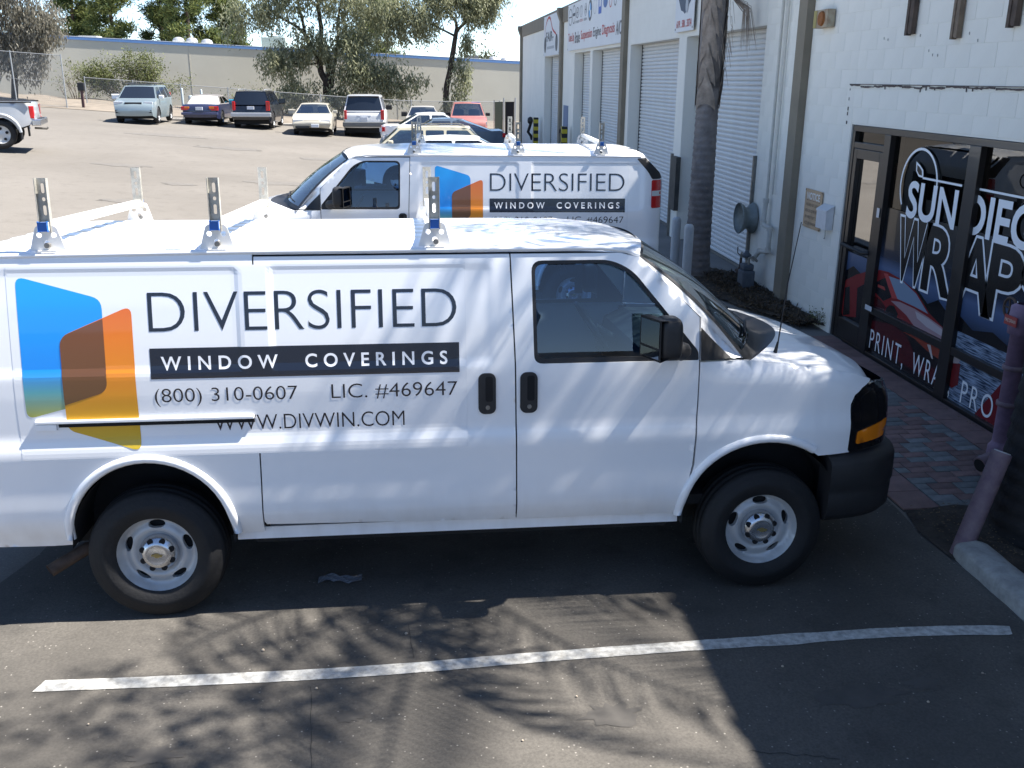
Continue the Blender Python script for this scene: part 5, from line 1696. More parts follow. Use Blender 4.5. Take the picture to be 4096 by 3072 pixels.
# shrubs behind the fence
def shrub(label, x, y_, z, rx, rz, n, nl, sd, mat_, dense=1.0):
    r = np.random.RandomState(sd)
    t = thing('wall_shrub', label, 'shrub', (x, y_, z), group='shrubs along the fence')
    mb = MB(); tips = []
    for k in range(n):
        a = r.uniform(-1, 1); h = r.uniform(.5, 1.0)
        tip = np.array([a*rx, r.uniform(-.4, .4), rz*h*(1-.35*abs(a))])
        mid = tip*np.array([.45, .5, .5])+r.normal(size=3)*.12
        mb.tube(catmull([(a*.15, 0, 0), tuple(mid), tuple(tip)], 4), [.035, .03, .028, .024, .02, .016, .012, .009, .006], 5)
        for q in range(3):
            s_ = mid+(tip-mid)*r.rand()
            e = s_+np.array([r.uniform(-.6, .6), r.uniform(-.3, .3), r.uniform(.05, .6)])
            mb.tube([tuple(s_), tuple(e)], [.010, .004], 4)
            tips.append(e)
        tips += [tip, (tip+mid)/2, mid+(tip-mid)*.75]
    mb.build('twigs', TWIG, t)
    if nl:
        tips = np.array(tips)
        idx = r.randint(0, len(tips), nl)
        leaf_cloud('leaves', mat_, t, tips[idx]+r.normal(size=(nl, 3))*np.array([.22, .18, .18]), .13, .06, .25)
    return t
shrub('leafy green shrub by the wall behind the silver blue car', -15.2, 56.2, .75, 3.2, 3.7, 40, 9500, 41, BUSH)
shrub('bare grey twiggy shrub by the wall above the dark blue convertible', -8.3, 56.6, .5, 1.7, 2.0, 16, 380, 42, BUSH)
shrub('sparse dark shrub by the wall behind the black car', -6.4, 55.8, .45, 1.3, 1.6, 16, 900, 43, EUC)
shrub('bare twiggy shrub at the tall fence post', -18.2, 55.5, .9, 1.4, 3.0, 16, 260, 44, BUSH)
# pines beyond the beige building
def pine(label, x, y_, h, w, sd, base=.5, dens=1.0):
    r = np.random.RandomState(sd)
    el = []
    for k in range(int(9*dens)):
        z = h*(.30+.68*k/(9*dens)); wr = w*(1.0-.55*k/(9*dens))
        for q in range(4):
            a = r.uniform(0, 2*math.pi); rr = wr*r.uniform(.35, 1.0)
            el.append((x+rr*math.cos(a), y_+rr*math.sin(a), z+r.uniform(-.5, .5), w*.30, w*.30, w*.16, 11))
    P = clumps(el, 34, (.30, .30, .17), sd)
    lim = [rb((x, y_, base), (x+r.uniform(-.3, .3), y_, h), 5, sd, .28, .06)]
    for q in range(10):
        e = el[r.randint(len(el))]
        lim.append(rb((x, y_, e[2]-.5), (e[0], e[1], e[2]), 3, sd+q, .07, .03))
    return tree('pine_tree', label, 'tree', lim, BARKP, PINE, P, .50, .10, -.15, 'pines beyond the far wall')
pine('pine beyond the far wall, leftmost of the pines', -29.5, 93, 13, 2.5, 51)
pine('dark pine beyond the far wall, second of the pines counted from the pepper tree', -25.2, 90, 14, 2.3, 52)
pine('thin pine beyond the far wall, middle one of the row', -21.6, 92, 13, 2.2, 53, dens=.8)
pine('tall pine beyond the far wall, above the roof turbines', -18.2, 88, 15, 2.3, 54)
pine('bright green pine beyond the far wall, next to the gap of sky', -15.4, 91, 13, 1.9, 55)
pine('pine seen through the crown of the big eucalyptus', -1.5, 96, 15, 3.2, 56)
def far_tree(label, x, y_, z, r_, n, sd, mat_=EUC2):
    P = clumps([(x, y_, z, r_, r_*.6, r_*.7, n)], 30, (.35, .35, .35), sd)
    return tree('far_tree', label, 'tree', [rb((x, y_, .2), (x, y_, z), 3, sd, .18, .08)], BARKP, mat_, P, .4, .16, .1)
far_tree('pale green tree top over the beige roof beside the slim eucalyptus', 8.7, 100, 4.6, 1.6, 26, 61)
far_tree('small grey green tree top above the workshop roof edge', 17.0, 62, 8.2, 1.8, 40, 62, EUC)
far_tree('thin tree top behind the workshop banner', 15.2, 58, 6.9, 1.1, 22, 63, EUC)

# ------------------------------------------------------------------ palms
def frond_mesh(L, sd, nl=58, lw=.030):
    """a feather frond along +x from the origin, arching over"""
    r = np.random.RandomState(sd)
    V = []; F = []
    ts = np.linspace(0, 1, nl)
    def sp(t): return np.array([L*(t-.10*t**3), 0, L*(.42*t-.95*t*t*t*.75-.12*t)])
    pts = [sp(t) for t in np.linspace(0, 1, 12)]
    for i, p in enumerate(pts):
        w = .022*(1-.8*i/11)
        V += [p+np.array([0, -w, 0]), p+np.array([0, 0, w]), p+np.array([0, w, 0]), p+np.array([0, 0, -w])]
        if i:
            o = 4*(i-1)
            for k in range(4): F.append((o+k, o+(k+1) % 4, o+4+(k+1) % 4, o+4+k))
    for t in ts:
        if t < .14: continue
        p = sp(t); tn = sp(min(1, t+.01))-sp(max(0, t-.01)); tn /= np.linalg.norm(tn)
        ll = L*.235*math.sin(math.pi*min(1, .12+.86*t))**.7
        for s_ in (-1, 1):
            d = np.array([tn[0]*.55, s_*.75, tn[2]*.5-.28+r.uniform(-.28, .22)]); d /= np.linalg.norm(d)
            mid = p+d*ll*.5; tip = p+d*ll+np.array([0, 0, -ll*.28])
            wv = tn*lw*.5
            o = len(V)
            V += [p-wv*.6, p+wv*.6, mid+wv, mid-wv, tip]
            F += [(o, o+1, o+2, o+3), (o+3, o+2, o+4, o+4)]
    return V, [f if len(set(f)) == len(f) else f[:3] for f in F]
FRM = []
for k in range(3):
    V, F = frond_mesh(2.5, 70+k)
    me = bpy.data.meshes.new('frond'); me.from_pydata([tuple(v) for v in V], [], F); me.materials.append(FROND); me.update()
    FRM.append(me)
DRYF = leaf_mat('dead_frond', (.13, .085, .045), (.24, .17, .10), .1)
V, F = frond_mesh(1.7, 77, 40)
DRYM = bpy.data.meshes.new('dead_frond'); DRYM.from_pydata([tuple(v) for v in V], [], F); DRYM.materials.append(DRYF); DRYM.update()
def palm(label, x, y_, h, trunk_mb, trunk_mat, nf, scale, sd, droop=0.0, dead=0, lean=(0, 0), zbase=0.0):
    r = np.random.RandomState(sd)
    t = thing('palm_tree', label, 'palm', (x, y_, zbase), group='palms along the building')
    if trunk_mb is not None: trunk_mb.build('trunk', trunk_mat, t)
    for k in range(nf):
        o = bpy.data.objects.new('frond', FRM[k % 3]); col.objects.link(o); o.parent = t
        o.location = (lean[0], lean[1], h-.05+.15*r.rand())
        lay = k/nf
        o.rotation_mode = 'ZYX'
        o.rotation_euler = (r.uniform(-.3, .3), R(34-92*lay+r.uniform(-8, 8)) if droop == 0 else R(50-60*lay), k*2.399+r.uniform(-.2, .2))
        o.rotation_euler = (r.uniform(-.25, .25), -R(62-96*lay+r.uniform(-9, 9)), k*2.399+r.uniform(-.25, .25))
        s_ = scale*r.uniform(.85, 1.1)
        o.scale = (s_, s_, s_)
    for k in range(dead):
        o = bpy.data.objects.new('dead_frond', DRYM); col.objects.link(o); o.parent = t
        o.location = (lean[0], lean[1], h-.15-.35*r.rand())
        o.rotation_euler = (r.uniform(-.3, .3), R(55+r.uniform(-12, 22)), k*2.6+r.uniform(-.3, .3))
        o.scale = (.55, .55, .55)
    return t
PT1 = M('palm_trunk_grey', (.25, .225, .215), .9, noise=(5, .55, (.065, .055, .055)), bump=(14, .7, .02))
PT2 = M('palm_trunk_black', (.016, .014, .014), .9, noise=(6, .4, (.045, .04, .038)), bump=(10, .7, .03))
BOOT = M('palm_boot', (.40, .335, .28), .95, noise=(6, .55, (.06, .045, .035)), bump=(18, .8, .02))
# the palm in front of the roller doors
tb = MB()
prof = []
z = 0.0
while z < 2.75:
    r0 = .188-.032*min(1, z/2.2)+.05*max(0, (.35-z))
    prof += [(r0, z), (r0+.010, z+.015), (r0+.004, z+.06)]
    z += .085+.03*((z*7) % 1)
prof += [(.17, 2.78), (.165, 3.4), (.17, 4.2), (.16, 5.5), (.15, 7.5), (.05, 7.7)]
tb.lathe(prof, (0, 0, 0), 'z', 24)
p_mid = palm('ringed palm trunk with split brown leaf bases in front of the roller doors', 5.74, 8.2, 7.7, tb, PT1, 26, 1.25, 81, dead=0)
# boots: split leaf bases wrapped round the upper trunk
r = np.random.RandomState(5)
zb = 2.55
k = 0
while zb < 4.7:
    for q in range(3):
        a = k*2.1+q*2.094; hgt = r.uniform(.45, .65); w = r.uniform(.6, .8)
        def bt(u, v, a=a, hgt=hgt, w=w, zb=zb):
            th = a+(v-.5)*2*w*(1-u**1.6*.9)*1.15
            rr = .176+.034*u+.008*math.sin(9*v+u*4)
            return (rr*math.cos(th), rr*math.sin(th), zb+hgt*u-.10*(2*v-1)**2)
        MB().grid(bt, 8, 8).build('leaf_base', BOOT, p_mid)
        k += 1
    zb += .33
fb = MB()
for q in range(40):
    a = r.uniform(-1.6, .8); z0 = r.uniform(3.0, 4.4); rr = .21+.05*r.rand()
    fb.tube([(rr*math.cos(a), rr*math.sin(a), z0), ((rr+.05)*math.cos(a+.1), (rr+.05)*math.sin(a+.1), z0-r.uniform(.1, .3))], [.004, .002], 4, caps=False)
tag(fb.build('fibres', BOOT, p_mid), kind='stuff')
for q in range(1):
    a = -.35; z0 = 3.72
    fs = MB(); pts = [(.2*math.cos(a), .2*math.sin(a), z0+.3), (.45*math.cos(a), .45*math.sin(a), z0+.1), (.5*math.cos(a+.1), .5*math.sin(a+.1), z0-.35)]
    for w in range(26):
        o_ = r.normal(size=3)*.05
        fs.tube([tuple(np.array(p)+o_*(i*.8)) for i, p in enumerate(pts)], [.006, .005, .002], 4, caps=False)
    fs.build('dead_frond', BOOT, p_mid)
# the blackened palm at the right edge
tb = MB()
prof = []
z = -.02
while z < 5.6:
    r0 = .330-.055*min(1, max(0, z)/1.1)-.07*min(1, max(0, z-1.1)/3)+.05*max(0, .25-z)
    prof += [(r0, z), (r0+.014, z+.02), (r0+.004, z+.07)]
    z += .11
prof += [(.05, 5.8)]
tb.lathe(prof, (0, 0, 0), 'z', 28)
palm('thick blackened palm trunk behind the leaning purple post', 5.60, -.44, 5.85, tb, PT2, 17, 1.12, 82)

# a tall leafy tree of the planting strip beside the viewer: only its shade reaches the picture
lim = [rb((5.85, -3.5, 0), (5.7, -3.4, 4.2), 5, 91, .17, .12), rb((5.7, -3.4, 4.1), (4.9, -3.1, 8.2), 5, 92, .11, .03), rb((5.7, -3.4, 4.1), (6.5, -3.9, 8.0), 5, 93, .10, .03), rb((5.6, -3.35, 5.0), (5.3, -2.2, 7.4), 5, 94, .07, .02), rb((5.6, -3.4, 4.8), (5.2, -4.6, 7.6), 5, 95, .07, .02)]
P = clumps([(5.0, -3.1, 8.2, 1.5, 1.3, .8, 34), (6.4, -3.8, 8.0, 1.2, 1.2, .8, 22), (5.3, -2.2, 7.3, 1.0, .7, .6, 16), (5.2, -4.5, 7.5, 1.1, .9, .7, 16)], 34, (.15, .15, .20), 97)
tree('shade_tree', 'tall leafy tree in the planting strip next to the blackened palm', 'tree', lim, BARK, EUC, P, .16, .05, .4)

# ================================================================== cars in the lot
CGL = glass_mat('car_glass', (.16, .20, .23), .16)
CGD = M('car_glass_dark', (.012, .016, .024), .06, coat=.6)
PLATE = M('licence_plate', (.62, .64, .68), .5)
HLENS = M('headlamp_glass', (.62, .64, .66), .12, coat=.8)
CARCH = M('car_interior', (.05, .055, .06), .9)

def small_wheel(parent, x, y, r, s, rimm):
    w = thing_part('wheel', parent)
    MB().lathe([(r*.62, .09), (r*.66, .105), (r*.9, .105), (r, .075), (r, -.075), (r*.9, -.105), (r*.62, -.105)], (x, y, r), 'y', 24).build('tyre', RUBBER, w)
    MB().lathe([(r*.63, s*.095), (r*.60, s*.07), (r*.50, s*.05), (r*.2, s*.075), (0, s*.078)], (x, y, r), 'y', 20).build('rim', rimm, w)
    for k in range(5):
        a = 2*math.pi*k/5+.3
        MB().cyl((x+r*.40*math.cos(a), y+s*.055, r+r*.40*math.sin(a)), (x+r*.40*math.cos(a), y+s*.078, r+r*.40*math.sin(a)), r*.10, n=8).build('rim_slot', GAPM, w)

def car(name, label, cat, loc, head, paint, sp, group=None):
    """sp: lower = outline over the top from front-bottom to rear-bottom (x, z); cabin = (cowl, roof front, roof rear, tail) points"""
    ang = math.atan2(head[1], head[0])
    t = thing(name, label, cat, loc, ang, group)
    W = sp['W']/2; wb = sp['wb']; r = sp.get('r', .33); low = sp['lower']; cab = sp.get('cabin')
    xf, xr = low[0][0], low[-1][0]
    axf, axr = sp.get('axf', wb/2), sp.get('axf', wb/2)-wb
    zb = sp.get('zb', .24)
    def hw(x, z):
        w = W*(1-.05*max(0, (z-.75)))-.03*max(0, .45-z)/.2
        for xe, sg in ((xf, 1), (xr, -1)):
            d = sg*(xe-x)
            if d < .55: w -= .10*((.55-d)/.55)**2.2
        return w
    # lower body side with arches
    bot = [(xr+.02, zb+.10)]
    for ax in (axr, axf):
        bot += [(ax-r-.09, zb)]+[(ax+(r+.075)*math.cos(a), r+(r+.075)*math.sin(a)) for a in np.linspace(math.pi-.25, .25, 11)]+[(ax+r+.09, zb)]
    bot += [(xf-.02, zb+.10)]
    outline = bot+low[1:-1] if False else bot+[p for p in low]
    for s in (-1, 1):
        patch('body_side', paint, t, lambda x, z, s=s: (x, s*hw(x, z), z), outline, [], .10, None, s > 0)
    rb_ = MB()
    dense = []
    for i in range(len(low)-1):
        k = max(1, int(np.hypot(low[i+1][0]-low[i][0], low[i+1][1]-low[i][1])/.12))
        for q in range(k): dense.append((low[i][0]+(low[i+1][0]-low[i][0])*q/k, low[i][1]+(low[i+1][1]-low[i][1])*q/k))
    dense.append(low[-1])
    nv = 10
    crown = sp.get('crown', .03)
    V = []; F = []
    for i, (x, z) in enumerate(dense):
        w = hw(x, z)
        a = np.array(dense[min(i+1, len(dense)-1)])-np.array(dense[max(i-1, 0)]); nn = np.array([a[1], -a[0]]); nn = nn/np.linalg.norm(nn)
        if nn[1] < -.3: nn = -nn
        if i < len(dense)/2 and nn[0] < 0 and abs(nn[1]) < .5: nn = -nn
        if i > len(dense)/2 and nn[0] > 0 and abs(nn[1]) < .5: nn = -nn
        for j in range(nv+1):
            v = 2*j/nv-1
            b_ = crown*(1-v*v)*(2.0 if abs(nn[0]) > .8 else 1)
            V.append((x+nn[0]*b_, w*v, z+nn[1]*b_))
    for i in range(len(dense)-1):
        for j in range(nv): F.append((i*(nv+1)+j, i*(nv+1)+j+1, (i+1)*(nv+1)+j+1, (i+1)*(nv+1)+j))
    rb_.add(V, F, True); rb_.build('body_shell', paint, t)
    MB().box(xr+.25, xf-.25, -W+.12, W-.12, zb-.02, zb+.22).build('underbody', DARK, t)
    for ax in (axr, axf):
        for s in (-1, 1): small_wheel(t, ax, s*(W-.115), r, s, sp.get('rim', WHEELM))
        MB().box(ax-r-.05, ax+r+.05, -W+.03, W-.03, zb+.1, min(r*2+.08, .74)).build('wheel_well', DARK, t)
    # cabin
    if cab:
        (xc, zc), (x1, z1), (x2, z2), (x3, z3) = cab
        tw = sp.get('tumble', .23)
        def cw(z): return W*.965-.05*max(0, zc-.75)*W-tw*(z-zc)/(z1-zc)
        path = [(xc, zc), (x1, z1), ((x1+x2)/2, max(z1, z2)+.025), (x2, z2), (x3, z3)]
        cb = MB()
        cols = [(x, z, cw(z)) for x, z in path]
        nv = 8; V = []; F = []
        for i, (x, z, w) in enumerate(cols):
            for j in range(nv+1):
                v = 2*j/nv-1
                bow = .10*(1-v*v)*(1 if i in (0, 1) else (-1 if i in (3, 4) else 0))*.6
                V.append((x+bow, w*v, z+(.02*(1-v*v) if 0 < i < 4 else 0)))
        # roof only as sheet; pillars are built separately so the glass is real openings
        for i in (1, 2):
            for j in range(nv): F.append((i*(nv+1)+j, i*(nv+1)+j+1, (i+1)*(nv+1)+j+1, (i+1)*(nv+1)+j))
        cb.add(V[nv+1:4*(nv+1)], [tuple(q-(nv+1) for q in f) for f in F], True); cb.build('roof', sp.get('roofm', paint), t)
        def glass_strip(nm, i, mat_):
            g = MB(); gv = []; n_ = nv
            for q in (.06, .94):
                for j in range(n_+1):
                    a = np.array(V[i*(nv+1)+j]); b_ = np.array(V[(i+1)*(nv+1)+j]); p = a+(b_-a)*q
                    gv.append((p[0], p[1]*.93, p[2]))
            g.add(gv, [(j, j+1, n_+1+j+1, n_+1+j) for j in range(n_)], True)
            return g.build(nm, mat_, t)
        glass_strip('windscreen', 0, sp.get('glass', CGL))
        glass_strip('rear_window', 3, sp.get('rglass', sp.get('glass', CGL)))
        # rim of the screens
        for i in (0, 3):
            fr_m = MB()
            for (qa, qb) in ((0, .06), (.94, 1.0)):
                gv = []
                for q in (qa, qb):
                    for j in range(nv+1):
                        a = np.array(V[i*(nv+1)+j]); b_ = np.array(V[(i+1)*(nv+1)+j]); gv.append(tuple(a+(b_-a)*q))
                fr_m.add(gv, [(j, j+1, nv+2+j, nv+1+j) for j in range(nv)], True)
            for e in (0, nv):
                a = np.array(V[i*(nv+1)+e]); b_ = np.array(V[(i+1)*(nv+1)+e])
                a2 = a*np.array([1, .92, 1]); b2 = b_*np.array([1, .92, 1])
                fr_m.add([tuple(a), tuple(b_), tuple(b2), tuple(a2)], [(0, 1, 2, 3)])
            fr_m.build('pillar', sp.get('roofm', paint), t)
        # sides of the cabin with window openings
        so = [(xc, zc), (x3, z3), (x2, z2), (x1, z1)]
        so = [(x3, z3), (xc, zc), (x1, z1), ((x1+x2)/2, max(z1, z2)+.025), (x2, z2)]
        wins = []
        xs0 = sp.get('bpillars', [])
        zt = min(z1, z2)-.05; zl = max(zc, z3)+.03
        def xfront(z): return xc+(x1-xc)*(z-zc)/(z1-zc)-.09
        def xrear(z): return x3+(x2-x3)*(z-z3)/(z2-z3)+.09
        cuts = [None]+list(xs0)+[None]
        for q in range(len(cuts)-1):
            a, b_ = cuts[q], cuts[q+1]
            fl_, ft_ = (xfront(zl), xfront(zt)) if a is None else (a-.035, a-.035)
            rl_, rt_ = (xrear(zl), xrear(zt)) if b_ is None else (b_+.035, b_+.035)
            if ft_-rt_ < .08: rt_ = ft_-.08
            wins.append(round_poly([(rl_, zl), (fl_, zl), (ft_, zt), (rt_, zt)], .04, 3))
        for s in (-1, 1):
            cs_ = patch('cabin_side', sp.get('roofm', paint), t, lambda x, z, s=s: (x, s*cw(z), z), so, wins, .12, (0, -s*.02, 0), s > 0)
            for wpoly in wins:
                patch('side_window', sp.get('glass', CGL), cs_, lambda x, z, s=s: (x, s*(cw(z)-.012), z), wpoly, [], .3, None, s > 0)
            mi = MB().box(xc-.42, xc-.27, s*(W-.02), s*(W+.20), zc+.02, zc+.17, .04)
            mi.build('door_mirror', sp.get('mirror', paint), t)
        # seats
        for sx in sp.get('seats', (xc-1.0, xc-1.9)):
            for sy in (-.38, .38):
                MB().box(sx-.12, sx+.02, sy-.24, sy+.24, .6, zc+.28, .05).build('seat', CARCH, t)
        MB().box(x3+.2, xc-.1, -W+.15, W-.15, .55, .60).build('cabin_floor', CARCH, t)
    for nm, m_, pts in sp.get('front', []):
        for sg in ((-1, 1) if nm[0] != '!' else (1,)):
            n_ = nm.lstrip('!')
            x, y0, y1, z0, z1 = pts
            MB().box(x-.05, x+.062, sg*y0, sg*y1, z0, z1, .012).build(n_, m_, t)
    return t

def paintm(nm, c, rough=.35, metal=.0, coat=.6, noise=(3, .06)): return M('paint_'+nm, c, rough, metal, noise=noise, coat=coat)
SILVER = paintm('silver', (.46, .47, .48), .38, .4)
SILBLUE = paintm('silver_blue', (.27, .33, .35), .35, .4)
NAVYP = paintm('navy', (.024, .030, .072), .35, noise=(3, .25))
BLACKPNT = paintm('black', (.008, .010, .016), .2)
BEIGE = paintm('beige', (.44, .41, .34), .45)
PWHITE = paintm('pearl_white', (.62, .63, .64), .35)
REDP = paintm('faded_red', (.36, .125, .11), .55, noise=(4, .2))
CREAMP = paintm('cream_yellow', (.62, .57, .42), .45)
BLUEP = paintm('steel_blue', (.12, .165, .22), .35, .3)
GREYP = paintm('dusty_grey', (.33, .32, .30), .6)
WHITEP = paintm('car_white', (.80, .81, .81), .3)
SOFT = M('grey_soft_top', (.16, .15, .145), .95, noise=(6, .2))
def P3(x, y, dz=0): return (x, y, gz(x, y)+dz)

suv_low = [(2.10, .36), (2.16, .55), (2.12, .72), (2.03, .90), (1.25, 1.05), (-1.95, 1.05), (-2.12, .95), (-2.16, .60), (-2.10, .38)]
def lamps(xf, xr, W, zh, zt, col_t=REDLENS, grille=None, plate_f=True, plate_r=True, tl=(.52, .80, .20), hl=(.45, .82, .15)):
    out = [('headlamp', HLENS, (xf, hl[0], hl[1], zh, zh+hl[2])), ('!grille', grille or BLACKP, (xf+.035, -.36, .36, zh+.0, zh+.13)), ('!lower_grille', BLACKP, (xf+.05, -.42, .42, .34, .45))]
    if plate_f: out.append(('!front_plate', PLATE, (xf+.085, -.16, .16, .50, .64)))
    return out
def rear_bits(t, xr, W, zt, tl, plate_z, lens=REDLENS, amber=None, xo=.0):
    y0, y1, h = tl
    for s in (-1, 1):
        MB().box(xr-.015+xo, xr+.10+xo, s*y0, s*y1, zt, zt+h, .015).build('tail_lamp', lens, t)
        if amber: MB().box(xr-.02+xo, xr+.02+xo, s*y0, s*(y0+(y1-y0)*.55), zt+h*.5, zt+h, .008).build('turn_lamp', AMBER, t)
    MB().box(xr-.085+xo, xr-.02+xo, -.16, .16, plate_z, plate_z+.14, .004).build('rear_plate', PLATE, t)

c = car('parked_suv', 'silver blue sport utility car facing us, left of the two grey posts', 'car', P3(-10.75, 41.5), (0.03, -1), SILBLUE,
        dict(W=1.80, wb=2.63, r=.345, lower=suv_low, cabin=((1.28, 1.05), (.55, 1.60), (-1.72, 1.62), (-2.02, 1.05)), bpillars=[-.05, -1.15], tumble=.20,
             front=lamps(2.0, -2.1, .9, .80, 1.0)+[('fog_lamp', BLACKP, (2.10, .52, .76, .48, .60))], mirror=WHITEP, glass=CGD))
for s in (-1, 1): MB().tube([(.4, s*.62, 1.66), (.2, s*.62, 1.71), (-1.4, s*.62, 1.72), (-1.6, s*.62, 1.67)], .022, 6).build('roof_rail', BLACKP, c)
MB().box(.1, .5, -.5, .5, 1.655, 1.70, .02).build('sunroof_visor', BLACKP, c)
rear_bits(c, -2.15, .9, .9, (.6, .78, .4), .7)
sed_low = [(2.22, .36), (2.30, .52), (2.26, .66), (2.10, .78), (1.15, .93), (-1.55, .95), (-2.12, .94), (-2.22, .88), (-2.28, .60), (-2.22, .38)]
c = car('convertible_car', 'dark blue convertible with a grey soft top seen from behind', 'car', P3(-8.3, 44.0), (0.02, 1), NAVYP,
        dict(W=1.74, wb=2.70, r=.315, lower=sed_low, cabin=((1.05, .92), (.30, 1.34), (-.75, 1.33), (-1.35, .95)), bpillars=[-.35], roofm=SOFT, rglass=M('clouded_plastic', (.55, .53, .48), .5), tumble=.22,
             front=lamps(2.15, -2.2, .87, .62, .8), mirror=M('mirror_cyan', (.05, .34, .50), .3)))
rear_bits(c, -2.27, .87, .70, (.46, .84, .16), .70, amber=True)
MB().box(-2.34, -2.20, -.84, .84, .48, .60, .03).build('rear_bumper', paintm('navy_bumper', (.045, .055, .13), .5), c)
c = car('parked_suv', 'black sport utility car with a silver rear bumper seen from behind', 'car', P3(-5.95, 43.9), (0.02, 1), BLACKPNT,
        dict(W=1.84, wb=2.70, r=.37, lower=[(2.2, .42), (2.26, .6), (2.22, .78), (2.12, .98), (1.3, 1.10), (-1.98, 1.10), (-2.12, 1.02), (-2.18, .66), (-2.12, .44)],
             cabin=((1.3, 1.10), (.6, 1.68), (-1.85, 1.70), (-2.08, 1.10)), bpillars=[0, -1.1], tumble=.19, glass=CGD, front=lamps(2.12, -2.1, .9, .8, 1.0)))
rear_bits(c, -2.17, .92, .86, (.72, .85, .40), .90)
MB().box(-2.30, -2.12, -.93, .93, .56, .76, .04).build('rear_bumper', SILVER, c)
for s in (-1, 1): MB().tube([(.4, s*.6, 1.72), (.2, s*.6, 1.78), (-1.5, s*.6, 1.79), (-1.75, s*.6, 1.74)], .022, 6).build('roof_rail', SILVER, c)
c = car('sedan_car', 'pale beige sedan facing us between the black and the white cars', 'car', P3(-3.05, 41.9), (0.02, -1), BEIGE,
        dict(W=1.80, wb=2.69, r=.315, lower=[(2.30, .34), (2.40, .50), (2.36, .64), (2.22, .74), (1.2, .94), (-1.6, .97), (-2.25, .95), (-2.36, .6), (-2.3, .38)],
             cabin=((1.25, .94), (.35, 1.37), (-.85, 1.37), (-1.7, .97)), bpillars=[-.25], tumble=.26, front=[('headlamp', HLENS, (2.29, .38, .82, .62, .72)), ('!emblem_panel', BEIGE, (2.33, -.34, .34, .62, .71)), ('!front_plate', PLATE, (2.44, -.02, .32, .40, .54)), ('!lower_grille', BLACKP, (2.40, -.72, -.1, .36, .46))], glass=glass_mat('pale_car_glass', (.40, .43, .42), .20)))
MB().box(2.24, 2.43, -.86, .86, .50, .60, .03).build('front_bumper', BEIGE, c)
rear_bits(c, -2.35, .9, .72, (.4, .82, .16), .7)
c = car('parked_suv', 'large white sport utility car seen from behind next to the eucalyptus', 'car', P3(-.72, 43.7), (0.0, 1), PWHITE,
        dict(W=2.0, wb=3.02, r=.39, lower=[(2.5, .45), (2.58, .66), (2.54, .9), (2.42, 1.10), (1.55, 1.18), (-2.35, 1.18), (-2.46, 1.1), (-2.50, .66), (-2.46, .46)],
             cabin=((1.55, 1.18), (.85, 1.86), (-2.2, 1.90), (-2.44, 1.18)), bpillars=[.2, -1.0], tumble=.17, glass=CGD, front=lamps(2.42, -2.4, 1, .9, 1.0), mirror=BLACKP))
rear_bits(c, -2.49, 1.0, .84, (.80, .925, .40), .80)
MB().box(-2.64, -2.44, -1.0, 1.0, .50, .72, .04).build('rear_bumper', M('grey_bumper', (.13, .135, .135), .6), c)
MB().box(-2.535, -2.48, -.32, .32, .985, 1.03, .01).build('tailgate_handle', WHITEP, c)
MB().box(-2.24, -2.18, -.16, .16, 1.84, 1.885, .01).build('brake_lamp', REDLENS, c)
MB().box(-2.36, -2.17, -.72, .72, 1.875, 1.915, .015).build('spoiler', PWHITE, c)
c = car('sedan_car', 'dusty grey sedan facing us behind the white sedan', 'car', P3(2.1, 46.8), (0.0, -1), GREYP,
        dict(W=1.76, wb=2.65, r=.315, lower=sed_low, cabin=((1.15, .93), (.35, 1.38), (-.8, 1.38), (-1.6, .95)), bpillars=[-.25], tumble=.24, mirror=BLACKP, front=lamps(2.12, -2.2, .88, .62, .8), glass=glass_mat('pale_car_glass', (.4, .43, .42), .2)))
c = car('pickup_truck', 'faded red truck with a patched roof facing us by the far wall', 'truck', P3(4.15, 41.9), (0.0, -1), REDP,
        dict(W=1.74, wb=2.85, r=.35, lower=[(2.1, .42), (2.18, .6), (2.14, .82), (2.02, 1.02), (1.1, 1.12), (-2.3, 1.06), (-2.4, .98), (-2.44, .6), (-2.38, .42)],
             cabin=((1.12, 1.12), (.55, 1.72), (-.65, 1.72), (-.85, 1.12)), bpillars=[], tumble=.19, mirror=BLACKP, front=lamps(2.02, -2.3, .87, .78, 1.0), glass=glass_mat('pale_car_glass', (.4, .43, .42), .2)))
MB().box(.30, .54, .18, .60, 1.735, 1.752).build('roof_patch', M('patch_blue', (.10, .18, .50), .5), c)
c = car('sedan_car', 'white sedan behind the blue sedan, its tail to the left', 'car', P3(2.5, 36.2), (1, .06), WHITEP,
        dict(W=1.78, wb=2.70, r=.32, lower=sed_low, cabin=((1.15, .94), (.30, 1.42), (-.75, 1.41), (-1.55, .96)), bpillars=[-.25], tumble=.24, front=lamps(2.12, -2.2, .88, .62, .8)))
rear_bits(c, -2.27, .88, .72, (.48, .84, .17), .66)
c = car('coupe_car', 'steel blue two door car with its trunk towards the building', 'car', P3(2.62, 31.4), (-1, .02), BLUEP,
        dict(W=1.77, wb=2.72, r=.32, lower=[(2.22, .36), (2.30, .52), (2.26, .66), (2.10, .78), (1.15, .92), (-1.55, .97), (-2.14, 1.00), (-2.26, .95), (-2.34, .62), (-2.26, .38)], cabin=((1.15, .93), (.30, 1.39), (-.70, 1.37), (-1.85, .98)), bpillars=[-.35], tumble=.25, front=lamps(2.12, -2.2, .88, .62, .8), glass=glass_mat('pale_car_glass', (.4, .43, .42), .2)))
rear_bits(c, -2.33, .88, .76, (.50, .85, .16), .66)
